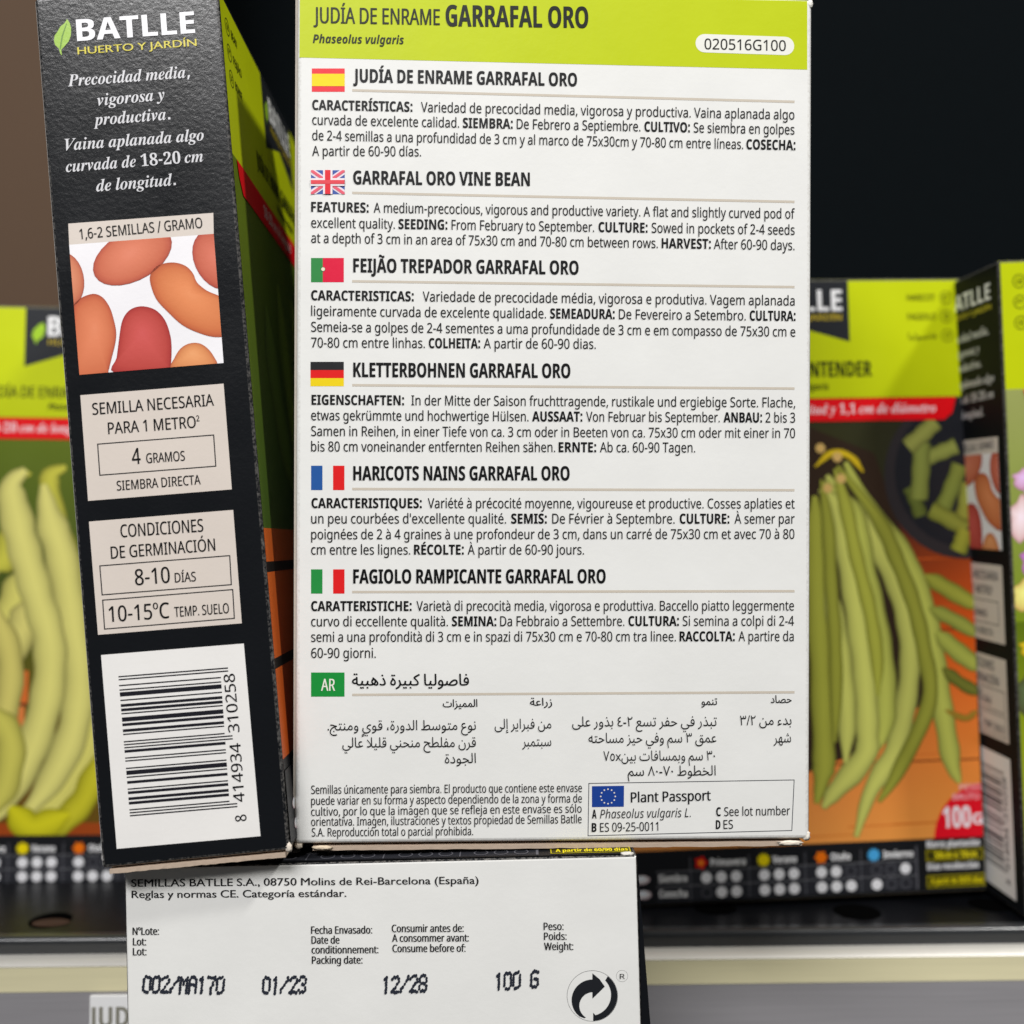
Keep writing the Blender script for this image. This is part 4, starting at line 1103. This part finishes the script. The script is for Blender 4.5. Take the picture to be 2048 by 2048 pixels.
def photo_leaf_wood(F):
    clip = [(.6, 17.4), (119.4, 17.4), (119.4, 160.3), (.6, 160.3)]
    F.clip = clip
    F.grad(0, 73, 120, 161, (70, 96, 30), (40, 60, 20), (70, 96, 24), (104, 122, 22))
    F.grad(0, 17, 120, 73, (190, 84, 28), (180, 80, 26), (170, 76, 24), (206, 98, 34))
    for z0, z1 in ((62.8, 65.2), (40.6, 43)): F.rect(0, z0, 120, z1, (22, 20, 18), 1.5)
    F.rect(0, 17.4, 120, 20, (24, 25, 28), 1.5)
    F.flush('picture_ground', 'photo of green leaf over orange wooden slats')
    F.clip = clip
    F.pod([(24, 130), (30, 105), (40, 84)], 16, (96, 120, 40), 2); F.pod([(42, 140), (46, 110), (58, 80)], 15, (108, 132, 40), 2.4); F.pod([(60, 140), (70, 100), (84, 60)], 15, (120, 140, 50), 2.8)
    F.flush('picture_pods')

def photo_flowers(F):
    clip = [(.6, 17.4), (119.4, 17.4), (119.4, 160.3), (.6, 160.3)]
    F.clip = clip
    F.grad(0, 90, 120, 161, (120, 140, 30), (70, 90, 30), (120, 132, 70), (150, 156, 90))
    F.grad(0, 17, 120, 90, (170, 184, 30), (120, 140, 40), (70, 90, 30), (90, 110, 20))
    F.flush('picture_ground', 'photo of a flowering plant')
    F.clip = clip
    for (x, z, rx, ry, c) in ((5, 133, 3.4, 3, (214, 170, 206)), (4, 121, 4.4, 6.5, (232, 206, 206)), (7, 108, 4, 5, (196, 130, 206)), (4, 98, 5, 4.5, (226, 214, 120)), (6, 82, 4.5, 3, (214, 196, 40)), (3.5, 68, 4, 6, (84, 96, 60)), (10, 128, 5, 4, (226, 190, 216))):
        F.bean([(x + rx * (1 + .2 * math.sin(i * 2.1)) * math.cos(2 * math.pi * i / 16), z + ry * (1 + .2 * math.cos(i * 1.7)) * math.sin(2 * math.pi * i / 16)) for i in range(16)], c, 2)
    F.flush('picture_flowers', 'pink and white blossoms')

INK = (17, 19, 22)
CW = (224, 224, 220)
KRAFT = (176, 158, 140)
H = CARTONH
SW = SPINEW
def frames(t, x0, x1, D, Hh, mat):
    return dict(front=Face(t, (0, 0, 0), (1, 0, 0), (0, 0, 1), (0, -1, 0), mat),
                right=Face(t, (x1, 0, 0), (0, 1, 0), (0, 0, 1), (1, 0, 0), mat),
                left=Face(t, (x0, D, 0), (0, -1, 0), (0, 0, 1), (-1, 0, 0), mat),
                top=Face(t, (0, 0, Hh), (1, 0, 0), (0, 1, 0), (0, 0, 1), mat))
GR = 'seed cartons on the shelf'

# ---- carton with the white back panel, in the middle
loc, ypr = POSE['main'][:3], POSE['main'][3:]
t = empty('seed_carton', loc, ypr, 'tall seed carton showing its white back panel with flags and paragraphs in many languages', 'carton', GR)
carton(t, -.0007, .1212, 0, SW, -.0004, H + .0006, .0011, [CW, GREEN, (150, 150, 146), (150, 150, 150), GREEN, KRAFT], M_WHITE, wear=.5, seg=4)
fr = frames(t, -.0007, .1212, SW, H, M_WHITE)
fr['front'].play(DATA['main'])
slab(t, 'cut_edge', -.0011, -.0002, .0006, .0016, 0, H, (186, 178, 166), M_RAW)['label'] = 'raw grey board edge along the seam'
slab(t, 'bottom_flap', .0035, .1195, .0004, SW - .001, -.0020, -.0010, KRAFT, M_RAW, .00010, 60)['label'] = 'raw board edge of the tucked bottom flap'
slab(t, 'closing_tuck', .010, .112, 0.020, SW - .001, -.0030, -.0021, (60, 56, 54), M_RAW)
crumple(t, 'torn_corner', (.0002, .0008, -.0008), (.0013, .0008, .0012), (206, 194, 176), M_RAW, 3)
crumple(t, 'torn_corner', (.0058, .0000, -.0012), (.0032, .0006, .0007), (200, 184, 160), M_RAW, 4)
crumple(t, 'torn_corner', (.1205, .0006, .0004), (.0013, .0008, .0017), (222, 216, 204), M_RAW, 5)
crumple(t, 'torn_corner', (.1165, .0002, -.0012), (.0040, .0007, .0008), (216, 206, 190), M_RAW, 6)
crumple(t, 'torn_corner', (.1207, .0004, H - .0005), (.0010, .0006, .0014), (222, 220, 212), M_RAW, 7)

# ---- carton turned to its black spine, left
loc, ypr = POSE['left'][:3], POSE['left'][3:]
t = empty('seed_carton', loc, ypr, 'leaning seed carton turned to its black spine with bean photo and barcode', 'carton', GR)
carton(t, -.0003, SW + .0009, 0, .12, -.0004, H + .0006, .0007, [INK, (200, 200, 196), CW, INK, INK, KRAFT], M_BLACK, wear=.22, seg=4)
fr = frames(t, -.0003, SW + .0009, .12, H, M_SPINE)
fr['front'].play(DATA['spine'])
f2 = Face(t, (SW + .0009, 0, 0), (0, 1, 0), (0, 0, 1), (1, 0, 0), M_FRONT)
front_design(f2, 120, ('JUDÍA DE ENRAME', 'GARRAFAL ORO'), 'Phaseolus vulgaris', ('18-20 cm de longitud', 30.5, 66), ('111111111000', '000000000000'), LIST_L + LIST_R, (28, 56, 58, 92), photo_leaf_wood, '60/90')
slab(t, 'bottom_flap', .0012, SW - .0002, .0002, .119, -.0019, -.0009, KRAFT, M_RAW, .0001, 40)['label'] = 'raw board edge of the tucked bottom flap'
crumple(t, 'torn_corner', (SW + .0006, .0004, .0002), (.0010, .0007, .0016), (214, 204, 190), M_RAW, 8)
crumple(t, 'torn_corner', (.0000, .0005, .0018), (.0006, .0006, .0014), (150, 148, 146), M_RAW, 9)

# ---- carton lying on its back, white end towards us
loc, ypr = POSE['low'][:3], POSE['low'][3:]
t = empty('seed_carton', loc, ypr, 'lying seed carton with its white end panel of lot number and packing date', 'carton', GR)
t.scale = (LOWS, LOWS, LOWS)
carton(t, -.0003, .1204, 0, H, 0, SW, .0006, [CW, CW, INK, INK, INK, CW], M_WHITE, wear=.35, seg=3)
fr = frames(t, 0, .12, H, SW, M_WHITE)
fr['front'].play(DATA['end'])
ft = Face(t, (0, 0, SW), (1, 0, 0), (0, 1, 0), (0, 0, 1), M_FRONT)
front_design(ft, 120, ('JUDÍA DE ENRAME', 'GARRAFAL ORO'), 'Phaseolus vulgaris', ('18-20 cm de longitud', 30.5, 66), ('111111111000', '000000000000'), LIST_L + LIST_R, (28, 56, 58, 92), photo_leaf_wood, '60/90')
V = [(.1205, .0006, .0005), (.1226, .0006, .0005), (.1206, .0006, SW - .003), (.1205, H - .002, .0005), (.1226, H - .002, .0005), (.1206, H - .002, SW - .003)]
mesh_ob('side_flap', V, [[0, 1, 2], [3, 5, 4], [0, 3, 4, 1], [1, 4, 5, 2], [0, 2, 5, 3]], M_BLACK, t, cols=[lin(INK)] * 6)
crumple(t, 'torn_corner', (.1182, .0012, SW + .0001), (.0022, .0012, .0006), (200, 196, 188), M_RAW, 11)

# ---- cartons standing on the shelf behind
GB = 'seed cartons standing along the shelf'
loc, ypr = POSE['right'][:3], POSE['right'][3:]
t = empty('seed_carton', loc, ypr, 'green topped seed carton picturing round green beans hanging in a bunch', 'carton', GR)
carton(t, -.0002, .1202, 0, SW, 0, H, .0008, [(60, 60, 40), CW, INK, INK, GREEN, KRAFT], M_FRONT, wear=.2)
f = frames(t, 0, .12, SW, H, M_FRONT)['front']
front_design(f, 120, ('', 'CONTENDER'), 'Phaseolus vulgaris', ('longitud y 1,1 cm de diámetro', 59, 109), ('111111110001', '011111111100'), LIST_L + LIST_R, (34, 59, 61, 88), photo_round_beans, '50/55')

loc, ypr = POSE['lbg'][:3], POSE['lbg'][3:]
t = empty('seed_carton', loc, ypr, 'green topped seed carton picturing broad yellow green flat pods', 'carton', GR)
carton(t, -.0002, .1202, 0, SW, 0, H, .0008, [(60, 60, 40), CW, INK, INK, GREEN, KRAFT], M_FRONT, wear=.2)
f = frames(t, 0, .12, SW, H, M_FRONT)['front']
front_design(f, 120, ('JUDÍA DE ENRAME', 'GARRAFAL ORO'), 'Phaseolus vulgaris', ('18-20 cm de longitud', 30.5, 66), ('111111100001', '011111111111'), LIST_L + LIST_R, (29.5, 63, 65, 96), photo_flat_pods, '60/90', tcap=4.2)

loc, ypr = POSE['b6'][:3], POSE['b6'][3:]
t = empty('seed_carton', loc, ypr, 'seed carton with black spine and pink blossom picture standing beside the round bean carton', 'carton', GR)
carton(t, 0, .12, 0, SW, 0, H, .0008, [(60, 60, 40), CW, INK, INK, GREEN, KRAFT], M_SHADED, wear=.3)
fr = frames(t, 0, .12, SW, H, M_FRONT)
fr['left'].mat = M_SHADED
fr['left'].play(DATA['spine'])
front_design(fr['front'], 120, ('', ''), '', ('', 0, 0), ('111111110001', '011111111100'), LIST_L + LIST_R, (34, 59, 61, 88), photo_flowers, '60/90', rib_x=(6, 116))

# ---- price label in the rail
lab = empty('price_label', tuple(LABEL['o']), (SHELFYAW, 0, 0), 'white price label with grey capitals slotted in the grey shelf rail', 'label')
f = Face(lab, (0, 0, 0), (1, 0, 0), (0, 0, 1), (0, -1, 0), M_LABEL)
box_mesh('label_card', 0, .070, .0001, .0009, -.030, 0, simple_material('label_white', (.86, .86, .85, 1), .35, noise=.03), lab, .0002)
f.o = Vector((0, .0001, 0))
f.text('JUDÍA', 'b', LABEL['x0'], LABEL['base'], LABEL['x1'], LABEL['base'], LABEL['cap'], (132, 130, 118), 2); f.flush('label_text')

bpy.data.objects.remove(_fo)
